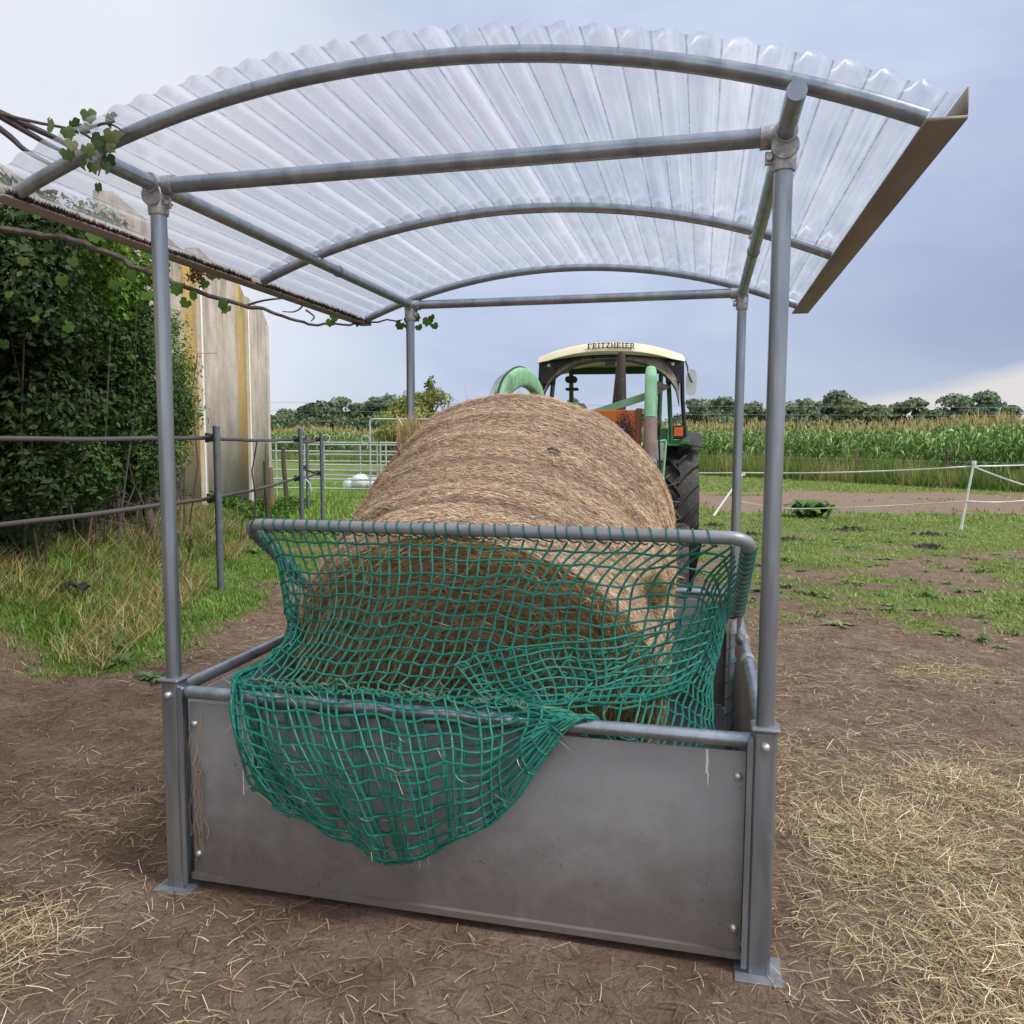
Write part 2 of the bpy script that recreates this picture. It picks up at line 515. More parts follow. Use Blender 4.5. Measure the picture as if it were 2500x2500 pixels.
def roof_material():
    mt, nt, b = mat('corrugated_polycarbonate', None, .2, 0, .5)
    out = nt.nodes['Material Output']
    uv = nt.nodes.new('ShaderNodeUVMap'); uv.uv_map = 'UVMap'
    s = nt.nodes.new('ShaderNodeSeparateXYZ'); nt.links.new(uv.outputs[0], s.inputs[0])
    fr = math_node(nt, 'FRACT', s.outputs[0], 0.0)
    d = math_node(nt, 'ABSOLUTE', math_node(nt, 'SUBTRACT', fr, 0.5))
    line = math_node(nt, 'SUBTRACT', 1.0, math_node(nt, 'MULTIPLY', d, 20.0), True)
    bro = noise(nt, mapping(nt, uv.outputs[0], (1, 6, 1)), 3.0, 8, .75)
    linem = math_node(nt, 'MULTIPLY', line, ramp(nt, bro, [(.36, (.2, .2, .2, 1)), (.58, (1, 1, 1, 1))]))
    grime = ramp(nt, noise(nt, mapping(nt, uv.outputs[0], (.5, 1.5, 1)), 2.0, 7, .65), [(.35, (.12,) * 3 + (1,)), (.75, (.40,) * 3 + (1,))])
    ov = math_node(nt, 'FRACT', math_node(nt, 'MULTIPLY', math_node(nt, 'ADD', s.outputs[0], 3.5), 1 / 9.0), 0.0)
    ov = math_node(nt, 'MULTIPLY', math_node(nt, 'LESS_THAN', ov, .13), .16)
    strk = ramp(nt, noise(nt, mapping(nt, uv.outputs[0], (1.3, .25, 1)), 1.6, 6, .7), [(.38, (0, 0, 0, 1)), (.7, (.34,) * 3 + (1,))])
    grime = math_node(nt, 'ADD', math_node(nt, 'ADD', grime, ov), math_node(nt, 'SUBTRACT', strk, .12), True)
    speck = ramp(nt, noise(nt, mapping(nt, uv.outputs[0], (1, 12, 1)), 9.0, 4, .6), [(.70, (0, 0, 0, 1)), (.76, (1, 1, 1, 1))])
    tr = nt.nodes.new('ShaderNodeBsdfTransparent'); tr.inputs[0].default_value = (.95, .955, .985, 1)
    df = nt.nodes.new('ShaderNodeBsdfTranslucent'); df.inputs[0].default_value = (.86, .86, .95, 1)
    dd = nt.nodes.new('ShaderNodeBsdfDiffuse'); dd.inputs[0].default_value = (.66, .66, .74, 1)
    gl = nt.nodes.new('ShaderNodeBsdfGlossy'); gl.inputs['Roughness'].default_value = .06
    milky = nt.nodes.new('ShaderNodeMixShader'); milky.inputs[0].default_value = .15
    nt.links.new(df.outputs[0], milky.inputs[1]); nt.links.new(dd.outputs[0], milky.inputs[2])
    a = nt.nodes.new('ShaderNodeMixShader'); nt.links.new(grime, a.inputs[0])
    nt.links.new(tr.outputs[0], a.inputs[1]); nt.links.new(milky.outputs[0], a.inputs[2])
    fz = nt.nodes.new('ShaderNodeFresnel'); fz.inputs['IOR'].default_value = 1.5
    g2 = nt.nodes.new('ShaderNodeMixShader'); nt.links.new(math_node(nt, 'MULTIPLY', fz.outputs[0], .28), g2.inputs[0])
    nt.links.new(a.outputs[0], g2.inputs[1]); nt.links.new(gl.outputs[0], g2.inputs[2])
    dirt = nt.nodes.new('ShaderNodeBsdfDiffuse'); dirt.inputs[0].default_value = (.14, .12, .11, 1)
    fin = nt.nodes.new('ShaderNodeMixShader')
    nt.links.new(math_node(nt, 'MAXIMUM', math_node(nt, 'MULTIPLY', linem, .6), math_node(nt, 'MULTIPLY', speck, .3)), fin.inputs[0])
    nt.links.new(g2.outputs[0], fin.inputs[1]); nt.links.new(dirt.outputs[0], fin.inputs[2])
    nt.links.new(fin.outputs[0], out.inputs[0])
    return mt


ROOF = roof_material()
GRASSM = attr_mat('grass_blades', .55, .25)
STRAWM = attr_mat('straw', .7, .1)
LEAFM = attr_mat('leaves', .62, .25, .2)
CORNM = attr_mat('corn_leaves', .38, .2, .5)
BARK = worn('bark', (.05, .04, .035, 1), (.11, .09, .075, 1), 30, (.8, .95), 0, (1, 1, .3), .5)
TREEM = attr_mat('tree_foliage', .7, .18, .2)

# ------------------------------------------------------------------ ground
W0 = np.array([-4.76, 9.7]); WD = norm(np.array([-1.18, 9.9]))
WN = np.array([WD[1], -WD[0]])  # to the right of the wall


def wall_dist(x, y):
    return (x - W0[0]) * WN[0] + (y - W0[1]) * WN[1]


def ground_z(x, y):
    x = np.asarray(x, float); y = np.asarray(y, float)
    s = np.maximum(wall_dist(x, y), 0)
    fade = 1 - np.clip((y - 10.5) / 8.5, 0, 1); fade = fade * fade * (3 - 2 * fade)
    near = np.clip((y + 2) / 6, 0, 1)
    z = .62 * np.exp(-(s / .85) ** 2) * fade * near
    r = np.hypot(x, y - 3)
    z = z + (fbm(x, y, .8, 2) - .5) * .05 * np.clip((r - 1.5) / 3, 0, 1) + (fbm(x, y, 5, 5) - .5) * .018
    return z


def masks(x, y):
    """grass cover 0..1, straw cover 0..1 on the ground"""
    x = np.asarray(x, float); y = np.asarray(y, float)
    n = fbm(x, y, .9, 11, 5); n2 = fbm(x, y, 3.2, 21, 3); n3 = fbm(x, y, .35, 33, 3)
    # left side
    sl = np.clip((y - 4.0 - .80 * (x + 3.4)) / 1.7, 0, 1)           # boundary falling towards the right
    left = sl * np.clip((-x - 1.75) / .9 + np.clip((y - 10.5) / 2, 0, 1), 0, 1)
    gl = left * .80
    # right side
    gr = np.clip((y - 5.9) / 1.2, 0, 1) * (.66 + .22 * np.clip((y - 9) / 6, 0, 1))
    gr = gr * (1 - .5 * np.exp(-((x - 3.0) / 1.2) ** 2) * (y < 12.5))
    # trodden track across the paddock
    tb = 17.6 + .02 * (x - 5) ** 2 * 0 + 1.2 * (fbm(x, y, .25, 44) - .5)
    tb = tb + 2.2 * (n - .5)
    track = np.clip((y - tb) / .9, 0, 1) * (1 - np.clip((y - 24.5 - .18 * (x - 8) + 7 * (n - .5)) / 1.6, 0, 1)) * np.clip((x - 3.5) / 2, 0, 1)
    gr = gr * (1 - track * np.clip(.55 + 1.6 * (n2 - .42), .45, 1))
    gr = np.where(y > 24, np.maximum(gr, .86 * (1 - .85 * track)), gr)
    side = np.clip((x + 1.2 + .0 * y) / 1.0, 0, 1)
    side = np.where(y > 12, np.clip((x - 1) / 3, 0, 1), side)
    g = gl * (1 - side) + gr * side
    g = np.where((y > 13) & (x < 2), .95, g)
    # bare run of soil beside and behind the feeder
    bare = np.exp(-((x + 1.75 + .10 * (y - 6)) / .75) ** 2) * (y < 11) * .5
    g = g - bare
    g = np.clip((g - (1 - g) * .1) + (n - .5) * 1.5 + (n2 - .5) * .6 + .02 + .12 * (x < -1), 0, 1)
    g = np.clip((g - .22) * 1.6, 0, 1)
    g = np.where(y < 3.8, 0, g)
    # straw: heaped beside the feeder at right, strewn at left front
    sr = np.clip(1.25 - np.hypot((x - 1.9) / 1.15, (y - 3.2) / 1.5), 0, 1) * 1.2 + .34 * np.clip(1.3 - np.hypot((x - 2.4) / 1.7, (y - 3.3) / 1.8), 0, 1)
    sl_ = .36 * np.clip(1.3 - np.hypot((x + 1.7) / 1.3, (y - 2.5) / 1.3), 0, 1) + .07
    st = np.where(x > 0, sr, sl_) + (n - .5) * 1.9 * np.clip(1.6 - abs(y - 3) / 5, .25, 1) + (n2 - .5) * .7
    st = np.clip(st, 0, 1) * np.clip((11 - y) / 5, 0, 1)
    return g, st, track


def build_ground():
    def axis(lo, hi, n, c, k):
        t = np.linspace(math.asinh((lo - c) / k), math.asinh((hi - c) / k), n)
        return c + k * np.sinh(t)
    X = axis(-700, 700, 430, 0.5, 3.2); Y = axis(-60, 1100, 470, 4.5, 3.0)
    xx, yy = np.meshgrid(X, Y)
    zz = ground_z(xx, yy)
    V = np.stack([xx, yy, zz], -1).reshape(-1, 3)
    nx, ny = len(X), len(Y)
    i = np.arange(nx - 1)[None, :] + (np.arange(ny - 1) * nx)[:, None]
    q = np.stack([i, i + 1, i + nx + 1, i + nx], -1).reshape(-1, 4)
    g, st, tr = masks(V[:, 0], V[:, 1])
    go = G(); go.addq(V, q, np.stack([g, st, tr], 1))
    mt, nt, b = mat('ground_soil_grass', None, .95, 0, .15)
    a = nt.nodes.new('ShaderNodeAttribute'); a.attribute_name = 'col'
    s = nt.nodes.new('ShaderNodeSeparateColor'); nt.links.new(a.outputs['Color'], s.inputs[0])
    t = nt.nodes.new('ShaderNodeTexCoord').outputs['Object']
    soil = ramp(nt, noise(nt, t, 3.2, 8, .65), [(.3, (.145, .094, .068, 1)), (.5, (.235, .162, .120, 1)), (.72, (.32, .235, .18, 1))])
    fine = noise(nt, t, 60, 5, .7)
    soil = mix(nt, ramp(nt, fine, [(.32, (.55,) * 3 + (1,)), (.5, (0, 0, 0, 1))]), soil, (.06, .04, .03, 1))
    soil = mix(nt, ramp(nt, noise(nt, t, 90, 4, .7, 1.5), [(.60, (0, 0, 0, 1)), (.68, (.6,) * 3 + (1,))]), soil, (.30, .23, .16, 1))
    soil = mix(nt, math_node(nt, 'MULTIPLY', s.outputs[2], .45), soil, (.30, .22, .17, 1))
    gcol = ramp(nt, noise(nt, t, 1.3, 6, .6), [(.3, (.10, .155, .03, 1)), (.5, (.155, .215, .05, 1)), (.72, (.23, .26, .085, 1))])
    gcol = mix(nt, ramp(nt, noise(nt, t, 38, 5, .7), [(.35, (.6,) * 3 + (1,)), (.55, (0, 0, 0, 1))]), gcol, (.06, .065, .025, 1))
    gf = math_node(nt, 'ADD', s.outputs[0], math_node(nt, 'MULTIPLY', math_node(nt, 'SUBTRACT', noise(nt, t, 1.6, 10, .78), .5), 1.7))
    gf = ramp(nt, gf, [(.38, (0, 0, 0, 1)), (.62, (1, 1, 1, 1))])
    soil = mix(nt, ramp(nt, noise(nt, t, 11, 8, .75), [(.34, (.55,) * 3 + (1,)), (.48, (0, 0, 0, 1))]), soil, (.085, .056, .04, 1))
    col = mix(nt, gf, soil, gcol)
    stf = math_node(nt, 'ADD', s.outputs[1], math_node(nt, 'MULTIPLY', math_node(nt, 'SUBTRACT', noise(nt, mapping(nt, t, (1, 2.2, 1), (0, 0, 0), (0, 0, .35)), 30, 7, .8, 2), .5), 1.1))
    stf = ramp(nt, stf, [(.42, (0, 0, 0, 1)), (.85, (.85,) * 3 + (1,))])
    scol = ramp(nt, noise(nt, mapping(nt, t, (1, 3, 1), (0, 0, 0), (0, 0, .5)), 55, 6, .8, 1.5), [(.32, (.10, .068, .042, 1)), (.5, (.27, .20, .125, 1)), (.7, (.46, .37, .25, 1))])
    col = mix(nt, stf, col, scol)
    nt.links.new(col, b.inputs['Base Color'])
    bp = nt.nodes.new('ShaderNodeBump'); bp.inputs['Strength'].default_value = 1.0; bp.inputs['Distance'].default_value = .05
    nt.links.new(noise(nt, t, 14, 9, .72), bp.inputs['Height']); nt.links.new(bp.outputs[0], b.inputs['Normal'])
    o = go.build('ground', mt, None, True, 80, 'structure', True)
    return o


build_ground()

# ------------------------------------------------------------------ feeder frame of reference
YAW = -0.2327
O = np.array([-1.1932, 2.7592, 0.0])
EA = np.array([math.cos(YAW), math.sin(YAW), 0]); EB = np.array([-math.sin(YAW), math.cos(YAW), 0])


def FW(a, b, z=0):
    return O + EA * a + EB * b + np.array([0, 0, z])


def to_ab(x, y):
    d = np.stack([np.asarray(x) - O[0], np.asarray(y) - O[1]], -1)
    return d @ EA[:2], d @ EB[:2]


WID, DEP, ZT, ZR = 2.0, 2.387, 2.449, 0.717
feeder = empty('hay_feeder', tuple(O), YAW)
tag(feeder, 'galvanised steel hay feeder with grey side panels and a curved corrugated clear roof', 'hay feeder')

# posts with lower square legs
for (a, b) in ((0, 0), (WID, 0), (0, DEP), (WID, DEP)):
    g = G(); g.tube([(a, b, .70), (a, b, ZT - .02)], .0262, 20)
    post = g.build('post', GALV, feeder)
    g = G()
    g.box((a - .034, b - .034, -.02), (a + .034, b + .034, .760), None, .008)
    sgn = 1 if a == 0 else -1
    sb = 1 if b == 0 else -1
    g.box((a + sgn * .034, b - sb * .034 - .0, .02), (a + sgn * .050, b - sb * .034 + sb * .006, .74))
    leg = g.build('post_leg', GALV, post)
    g = G(); g.box((a - .041, b - .041, .756), (a + .041, b + .041, .768), None, .004)
    g.build('sleeve_rim', GALV_D, post)
    g = G()
    yb = b - sb * .036
    M = Matrix.Translation((a, yb, .712)) @ Matrix.Rotation(math.radians(90 if sb > 0 else -90), 4, 'X')
    g.lathe([(.004, .013), (.009, .011), (.0125, .005), (.014, 0), (.014, -.004)][::-1], 14, M)
    g.build('bolt', BOLT, post)
    # foot plate
    g = G(); g.box((a - .07, b - .07, -.01), (a + .07, b + .07, .006), None, .003); g.build('foot_plate', GALV_D, post)

# rails round the top of the trough
for nm, p, q in (('n', (.03, 0), (WID - .03, 0)), ('f', (.03, DEP), (WID - .03, DEP)), ('l', (0, .03), (0, DEP - .03)), ('r', (WID, .03), (WID, DEP - .03))):
    g = G()
    n_ = 14
    g.tube([(p[0] + (q[0] - p[0]) * t, p[1] + (q[1] - p[1]) * t, ZR) for t in np.linspace(0, 1, n_)], .0225, 18)
    rail = g.build('trough_rail', GALV, feeder)
    if nm in 'lr':
        for t in (.38, .52):
            g = G(); yy_ = DEP * t
            g.tube([(p[0], yy_ - .03, ZR), (p[0], yy_ + .03, ZR)], .0275, 18)
            g.build('coupling', ZINC, rail)
# panels
PT = .676


def panel(x0, y0, x1, y1, face):
    """sheet between two corners; face = outward normal"""
    g = G()
    t = .004
    fx, fy = face
    lo = (min(x0, x1) - (t if fx else 0), min(y0, y1) - (t if fy else 0), .05)
    hi = (max(x0, x1) + (t if fx else 0), max(y0, y1) + (t if fy else 0), PT)
    g.box(lo, hi, None, .0015)
    # folded lip along the bottom edge
    if fy: g.box((lo[0], y0 - .02, .03), (hi[0], y0 + .02, .052))
    else: g.box((x0 - .02, lo[1], .03), (x0 + .02, hi[1], .052))
    o = g.build('side_panel', PANEL, feeder)
    return o


off = .012
pn = panel(.05, off, WID - .05, off, (0, 1))
for a in (.072, WID - .072):
    for z in (.60, .12):
        g = G(); M = Matrix.Translation((a, off - .005, z)) @ Matrix.Rotation(math.radians(90), 4, 'X')
        g.lathe([(.003, .012), (.009, .010), (.0125, .005), (.0145, 0), (.0145, -.004)][::-1], 14, M); g.build('bolt', BOLT, pn)
panel(.05, DEP - off, WID - .05, DEP - off, (0, 1))
for x in (off * .0, WID):
    ps = panel(x, .05, x, DEP - .05, (1, 0))
    for z in (.60, .12):
        for bb in (.09, DEP - .09):
            g = G(); M = Matrix.Translation((x + (-.005 if x > 0 else .005), bb, z)) @ Matrix.Rotation(math.radians(90 if x == 0 else -90), 4, 'Y')
            g.lathe([(.003, .010), (.009, .008), (.0125, .004), (.0135, 0), (.0135, -.004)][::-1], 12, M); g.build('bolt', BOLT, ps)
# trickle marks on the near panel: dried white droppings
for (a, z0, z1, w) in ((.30, .60, .47, .0022), (.262, .61, .36, .003), (1.835, .676, .60, .006), (1.84, .60, .565, .003)):
    zz = np.linspace(z0, z1, 9); g = G()
    xs = a + np.cumsum(rng.normal(0, .0006, 9))
    g.strip([(x_ - w * (.5 + .3 * rng.random()), off - .0055, z_) for x_, z_ in zip(xs, zz)], [(x_ + w * (.5 + .3 * rng.random()), off - .0055, z_) for x_, z_ in zip(xs, zz)], (0, .001, 0))
    g.build('dried_drip', WHITEP, pn)


# top frame beams
for p, q, r in (((0, 0), (WID, 0), .0262), ((0, DEP), (WID, DEP), .0262), ((0, -.30), (0, DEP), .0250), ((WID, -.30), (WID, DEP), .0250)):
    g = G(); g.tube([(p[0] + (q[0] - p[0]) * t, p[1] + (q[1] - p[1]) * t, ZT) for t in np.linspace(0, 1, 8)], r, 18)
    bm_ = g.build('top_beam', GALV, feeder)
    if p[0] == q[0]:
        g = G(); g.tube([(p[0], 1.36, ZT), (p[0], 1.375, ZT)], .0285, 18); g.build('joint_ring', GALV_D, bm_)
# corner castings
for (a, b) in ((0, 0), (WID, 0), (0, DEP), (WID, DEP)):
    g = G(); sa = 1 if a == 0 else -1; sb = 1 if b == 0 else -1
    g.tube([(a, b, ZT - .095), (a, b, ZT - .085), (a, b, ZT - .02), (a, b, ZT + .005)], [.031, .0335, .0345, .030], 18)
    g.tube([(a - sa * .03, b, ZT), (a + sa * .065, b, ZT)], .0325, 18)
    g.tube([(a, b - sb * .045, ZT), (a, b + sb * .05, ZT)], .0320, 18)
    # clamp plate
    M = Matrix.Translation((a, b - sb * .034, ZT - .035)) @ Matrix.Rotation(math.radians(90), 4, 'X')
    g.lathe([(.034, -.004), (.038, 0), (.036, .004)], 20, M)
    g.box((a + sa * .028, b - .006, ZT - .075), (a + sa * .048, b + .006, ZT - .04), None, .002)
    cl_ = g.build('corner_clamp', ZINC, feeder)
    g = G(); g.tube([(a + sa * .040, b - .016, ZT - .058), (a + sa * .040, b + .018, ZT - .058)], .005, 8)
    g.tube([(a + sa * .040, b - .022, ZT - .058), (a + sa * .040, b - .014, ZT - .058)], .0095, 6)
    g.build('bolt', BOLT, cl_)

# arches
AR = 3.33; AZ = 2.632 - AR; AC = 1.0
AMAX = math.asin(1.295 / AR)


def arch_pt(th, b, dr_=0.0):
    return (AC + (AR + dr_) * math.sin(th), b, AZ + (AR + dr_) * math.cos(th))


for b in (-.27, 1.15, 2.385):
    g = G(); g.tube([arch_pt(t, b) for t in np.linspace(-AMAX, AMAX, 40)], .0215, 16)
    ar = g.build('roof_arch', GALV, feeder)
    for sgn in (-1, 1):
        if b > 0:
            th = sgn * math.asin(1.0 / AR)
            x_, _, z_ = arch_pt(th, b)
            g = G(); g.tube([(x_, b - .02, z_ - .0), (x_ - sgn * .028, b - .035, z_ - .03)], .004, 8)
            g.tube([(x_ - sgn * .030, b - .037, z_ - .033), (x_ - sgn * .024, b - .030, z_ - .025)], .009, 6)
            g.build('bolt', BOLT, ar)

# corrugated sheets (two overlapping, wavy section following the arch)
PITCH = .0866; AMP = .0066


def sheet(b0, b1, lift, nb):
    nth = int(2 * AMAX * AR / PITCH * 14)
    ths = np.linspace(-AMAX - .012, AMAX + .012, nth)
    bs = np.linspace(b0, b1, nb)
    tt, bb = np.meshgrid(ths, bs)
    ph = tt * AR / PITCH
    sag = .004 * np.sin(bb * 3 + tt * 7)
    wave = np.cos(2 * math.pi * ph)
    wave = np.sign(wave) * np.abs(wave) ** .8
    R_ = AR + .0225 + AMP * (1 + wave) + lift + sag * 0.4 + .0015
    V = np.stack([AC + R_ * np.sin(tt), bb, AZ + R_ * np.cos(tt)], -1).reshape(-1, 3)
    nx = nth
    i = np.arange(nx - 1)[None, :] + (np.arange(nb - 1) * nx)[:, None]
    q = np.stack([i, i + 1, i + nx + 1, i + nx], -1).reshape(-1, 4)
    g = G(); g.addq(V, q)
    o = g.build('roof_sheet', ROOF, feeder, True, 80)
    me = o.data
    uvl = me.uv_layers.new(name='UVMap')
    li = np.zeros(len(me.loops), np.int32); me.loops.foreach_get('vertex_index', li)
    UV = np.stack([ph.ravel() + 50, bb.ravel()], 1)[li]
    uvl.data.foreach_set('uv', UV.astype(np.float32).ravel())
    return o


sheet(-.36, 1.235, .0018, 14)
sheet(1.10, 2.44, .0, 12)

# eave boards
EAVE = worn('eave_board', (.20, .185, .15, 1), (.29, .265, .22, 1), 5, (.6, .8), .1, (1, .3, 1), .15)
MOSS = attr_mat('dead_moss', .9)
for sgn in (-1, 1):
    x_, _, z_ = arch_pt(sgn * AMAX, 0, 0)
    g = G()
    if sgn < 0:
        g.box((x_ - .066, -.33, z_ - .030), (x_ + .004, 2.455, z_ - .022))
        g.box((x_ - .066, -.33, z_ - .022), (x_ - .062, 2.455, z_ + .030))
    else:
        g.box((x_ - .012, -.33, z_ - .030), (x_ + .075, 2.50, z_ - .022))
        g.box((x_ + .071, -.33, z_ - .022), (x_ + .075, 2.50, z_ + .040))
    eb = g.build('eave_board', EAVE, feeder, False)
    if sgn < 0:
        M_ = 9000
        bb = rng.uniform(-.30, 2.45, M_)
        hh = (.012 + .028 * fbm(bb * 3, bb * 0, 2.0, 4)) * np.where((bb > 1.05) & (bb < 1.2), .2, 1) * rng.uniform(.2, 1, M_)
        P0 = np.stack([x_ - .004 + rng.uniform(-.03, .010, M_), bb, np.full(M_, z_ - .024)], 1)
        P2 = P0 + np.stack([rng.normal(0, .008, M_), rng.normal(0, .012, M_), hh + .004], 1)
        g = G(); ribbons(g, P0, (P0 + P2) / 2 + rng.normal(0, .003, (M_, 3)), P2, rng.uniform(.003, .008, M_), rand_dirs(M_), 3, True, vary((.045, .022, .026), M_, .3))
        g.build('moss_strip', MOSS, eb, False, colattr=True)

# net frame: bent U tube pivoting on the side rails
BARZ = 1.285; BARB = .30


def round_path(pts, rad, n=7):
    pts = [np.array(p, float) for p in pts]
    out = [pts[0]]
    for i in range(1, len(pts) - 1):
        p, a, c = pts[i], pts[i - 1], pts[i + 1]
        u = norm(a - p); v = norm(c - p)
        s_ = p + u * rad; e_ = p + v * rad
        for t in np.linspace(0, 1, n):
            out.append((1 - t) ** 2 * s_ + 2 * t * (1 - t) * p + t * t * e_)
    out.append(pts[-1])
    return out


g = G()
upath = round_path([(.045, 1.16, .77), (.045, .40, 1.272), (1.957, .24, 1.295), (1.955, 1.14, .775)], .085)
g.tube(upath, .0225, 18)
uf = g.build('net_frame', BARM, feeder)
for x_ in (.045, 1.955):
    g = G(); g.tube([(x_, 1.14, .79), (x_ + (-.03 if x_ < 1 else .03), 1.19, .735)], .030, 14); g.tube([(x_ - .03, 1.16, .765), (x_ + .03, 1.16, .765)], .006, 8); g.build('pivot_clamp', ZINC, uf)
g = G(); g.tube([(1.930, .86, .90), (1.930, .86, .82), (1.930, .84, .36), (1.93, .84, .10)], .0165, 14)
ir = g.build('net_post', GALV, feeder)
g = G(); g.tube([(1.93, .86, .90), (1.93, .86, .84)], .021, 14); g.build('end_sleeve', ZINC, ir)
g = G(); g.tube([(.07, .86, .80), (.07, .84, .36), (.07, .84, .10)], .0165, 14); g.build('net_post', GALV, feeder)
# dark strap hanging from the bar, right
g = G(); g.tube([(1.80, BARB - .066, BARZ + .014), (1.80, BARB - .04, BARZ + .032), (1.80, BARB + .026, BARZ - .02), (1.785, BARB + .05, BARZ - .10), (1.768, BARB + .10, BARZ - .20)], .006, 8, squash=(1, .4))
g.build('strap', BLACKP, uf)
g = G(); g.tube([(.092, .37, 1.24), (.090, .368, 1.272), (.092, .396, 1.30), (.088, .41, 1.38), (.082, .40, 1.48), (.090, .43, 1.60)], .0028, 8)
g.build('wire', BLACKP, uf)
# trough floor (sheet metal pan under the bale)
g = G(); g.box((.04, .04, .035), (WID - .04, DEP - .04, .043)); g.build('trough_floor', GALV_D, feeder)

# ------------------------------------------------------------------ hay bale
BALE_C = np.array([-.158, 3.325, .548]); BAZ, BEL, BR, BL = .228, .500, .812, 1.25
bA = np.array([math.sin(BAZ) * math.cos(BEL), math.cos(BAZ) * math.cos(BEL), math.sin(BEL)])
bR = norm(np.cross(bA, [0, 0, 1.0])); bU = np.cross(bR, bA)
bale = empty('hay_bale', tuple(BALE_C))
tag(bale, 'large round hay bale lying tilted in the feeder under the green net', 'hay bale')


def bale_surf(th, t):
    """t: 0 front rim .. 1 back rim ; radius with sag and rings"""
    env = 1 - .025 * np.abs(2 * t - 1) ** 8
    ring = .005 * np.sin(t * 34 + 1.5 * np.sin(th * 2)) * (.4 + fbm(th * 2, t * 9, 1.0, 8)) + .003 * np.sin(t * 71 + th)
    ring = ring - .016 * np.exp(-((t - .20 - .02 * np.sin(th * 3)) / .022) ** 2) - .010 * np.exp(-((t - .47 - .02 * np.sin(th * 2 + 1)) / .03) ** 2) - .006 * np.exp(-((t - .72) / .02) ** 2)
    lump = .040 * (fbm(np.cos(th) * 2 + 5, np.sin(th) * 2 + t * 3, 1.2, 3) - .5)
    r = BR * env + ring * .8 + lump
    P = bA * (t * BL)[..., None] + r[..., None] * (np.cos(th)[..., None] * bR + np.sin(th)[..., None] * bU)
    P[..., 2] = np.maximum(P[..., 2], .055 - BALE_C[2])      # settled flat on the trough floor
    return P


g = G()
nt_, na_ = 90, 260
T_, H_ = np.meshgrid(np.linspace(0, 1, nt_), np.linspace(0, 2 * math.pi, na_, endpoint=False), indexing='ij')
V = bale_surf(H_, T_).reshape(-1, 3)
i = (np.arange(nt_ - 1) * na_)[:, None] + np.arange(na_)[None, :]
j = (np.arange(nt_ - 1) * na_)[:, None] + ((np.arange(na_) + 1) % na_)[None, :]
q = np.stack([i, j, j + na_, i + na_], -1).reshape(-1, 4)
g.addq(V, q)
for side, t0 in ((0, 0.0), (1, 1.0)):
    rr = np.linspace(1, .02, 40)
    hh = np.linspace(0, 2 * math.pi, na_, endpoint=False)
    R2, H2 = np.meshgrid(rr, hh, indexing='ij')
    rim = bale_surf(H2, np.full_like(H2, t0))
    cen = bA * (t0 * BL)
    P = cen + (rim - cen) * R2[..., None]
    bulge = (.045 * (1 - R2 ** 2) + .02 * np.sin(R2 * 26 + H2) * (1 - R2) + .02 * (fbm(np.cos(H2) * R2 * 5 + 9, np.sin(H2) * R2 * 5, 1.3, 6) - .5) * (1 - R2 ** 4))
    P = P + (bA * (-1 if side == 0 else 1)) * bulge[..., None]
    i = (np.arange(39) * na_)[:, None] + np.arange(na_)[None, :]
    j = (np.arange(39) * na_)[:, None] + ((np.arange(na_) + 1) % na_)[None, :]
    P[..., 2] = np.maximum(P[..., 2], .055 - BALE_C[2])
    q = np.stack([i, j, j + na_, i + na_], -1).reshape(-1, 4)
    if side == 0: q = q[:, ::-1]
    g.addq(P.reshape(-1, 3), q)


def bale_material():
    mt, nt, b = mat('packed_hay', None, .85, 0, .2)
    t = nt.nodes.new('ShaderNodeTexCoord').outputs['Object']

    def dot(vec, ax):
        n = nt.nodes.new('ShaderNodeVectorMath'); n.operation = 'DOT_PRODUCT'; nt.links.new(vec, n.inputs[0]); n.inputs[1].default_value = tuple(ax); return n.outputs['Value']
    ax = dot(t, bA); cx = dot(t, bR); cy = dot(t, bU)
    rad = math_node(nt, 'SQRT', math_node(nt, 'ADD', math_node(nt, 'MULTIPLY', cx, cx), math_node(nt, 'MULTIPLY', cy, cy)))
    ang = math_node(nt, 'ARCTAN2', cy, cx)
    cb = nt.nodes.new('ShaderNodeCombineXYZ')
    nt.links.new(math_node(nt, 'MULTIPLY', ang, 8.0), cb.inputs[0]); nt.links.new(math_node(nt, 'MULTIPLY', ax, 60.0), cb.inputs[1]); nt.links.new(math_node(nt, 'MULTIPLY', rad, 60.0), cb.inputs[2])
    st = noise(nt, cb.outputs[0], 1.6, 8, .75, .6)
    st2 = noise(nt, t, 70, 6, .75, 1.2)
    ringv = noise(nt, cb.outputs[0], .14, 3, .5)
    col = ramp(nt, st, [(.28, (.16, .10, .06, 1)), (.44, (.40, .27, .175, 1)), (.56, (.54, .38, .26, 1)), (.74, (.74, .56, .42, 1))])
    col = mix(nt, ramp(nt, st2, [(.33, (.75,) * 3 + (1,)), (.52, (0, 0, 0, 1))]), col, (.085, .052, .03, 1))
    col = mix(nt, ramp(nt, ringv, [(.36, (.35,) * 3 + (1,)), (.48, (0, 0, 0, 1))]), col, (.24, .165, .10, 1))
    nt.links.new(col, b.inputs['Base Color'])
    bp = nt.nodes.new('ShaderNodeBump'); bp.inputs['Strength'].default_value = .9; bp.inputs['Distance'].default_value = .012
    nt.links.new(math_node(nt, 'ADD', st, st2), bp.inputs['Height']); nt.links.new(bp.outputs[0], b.inputs['Normal'])
    return mt


HAY = bale_material()
bb_ = g.build('packed_hay', HAY, bale, True, 60)
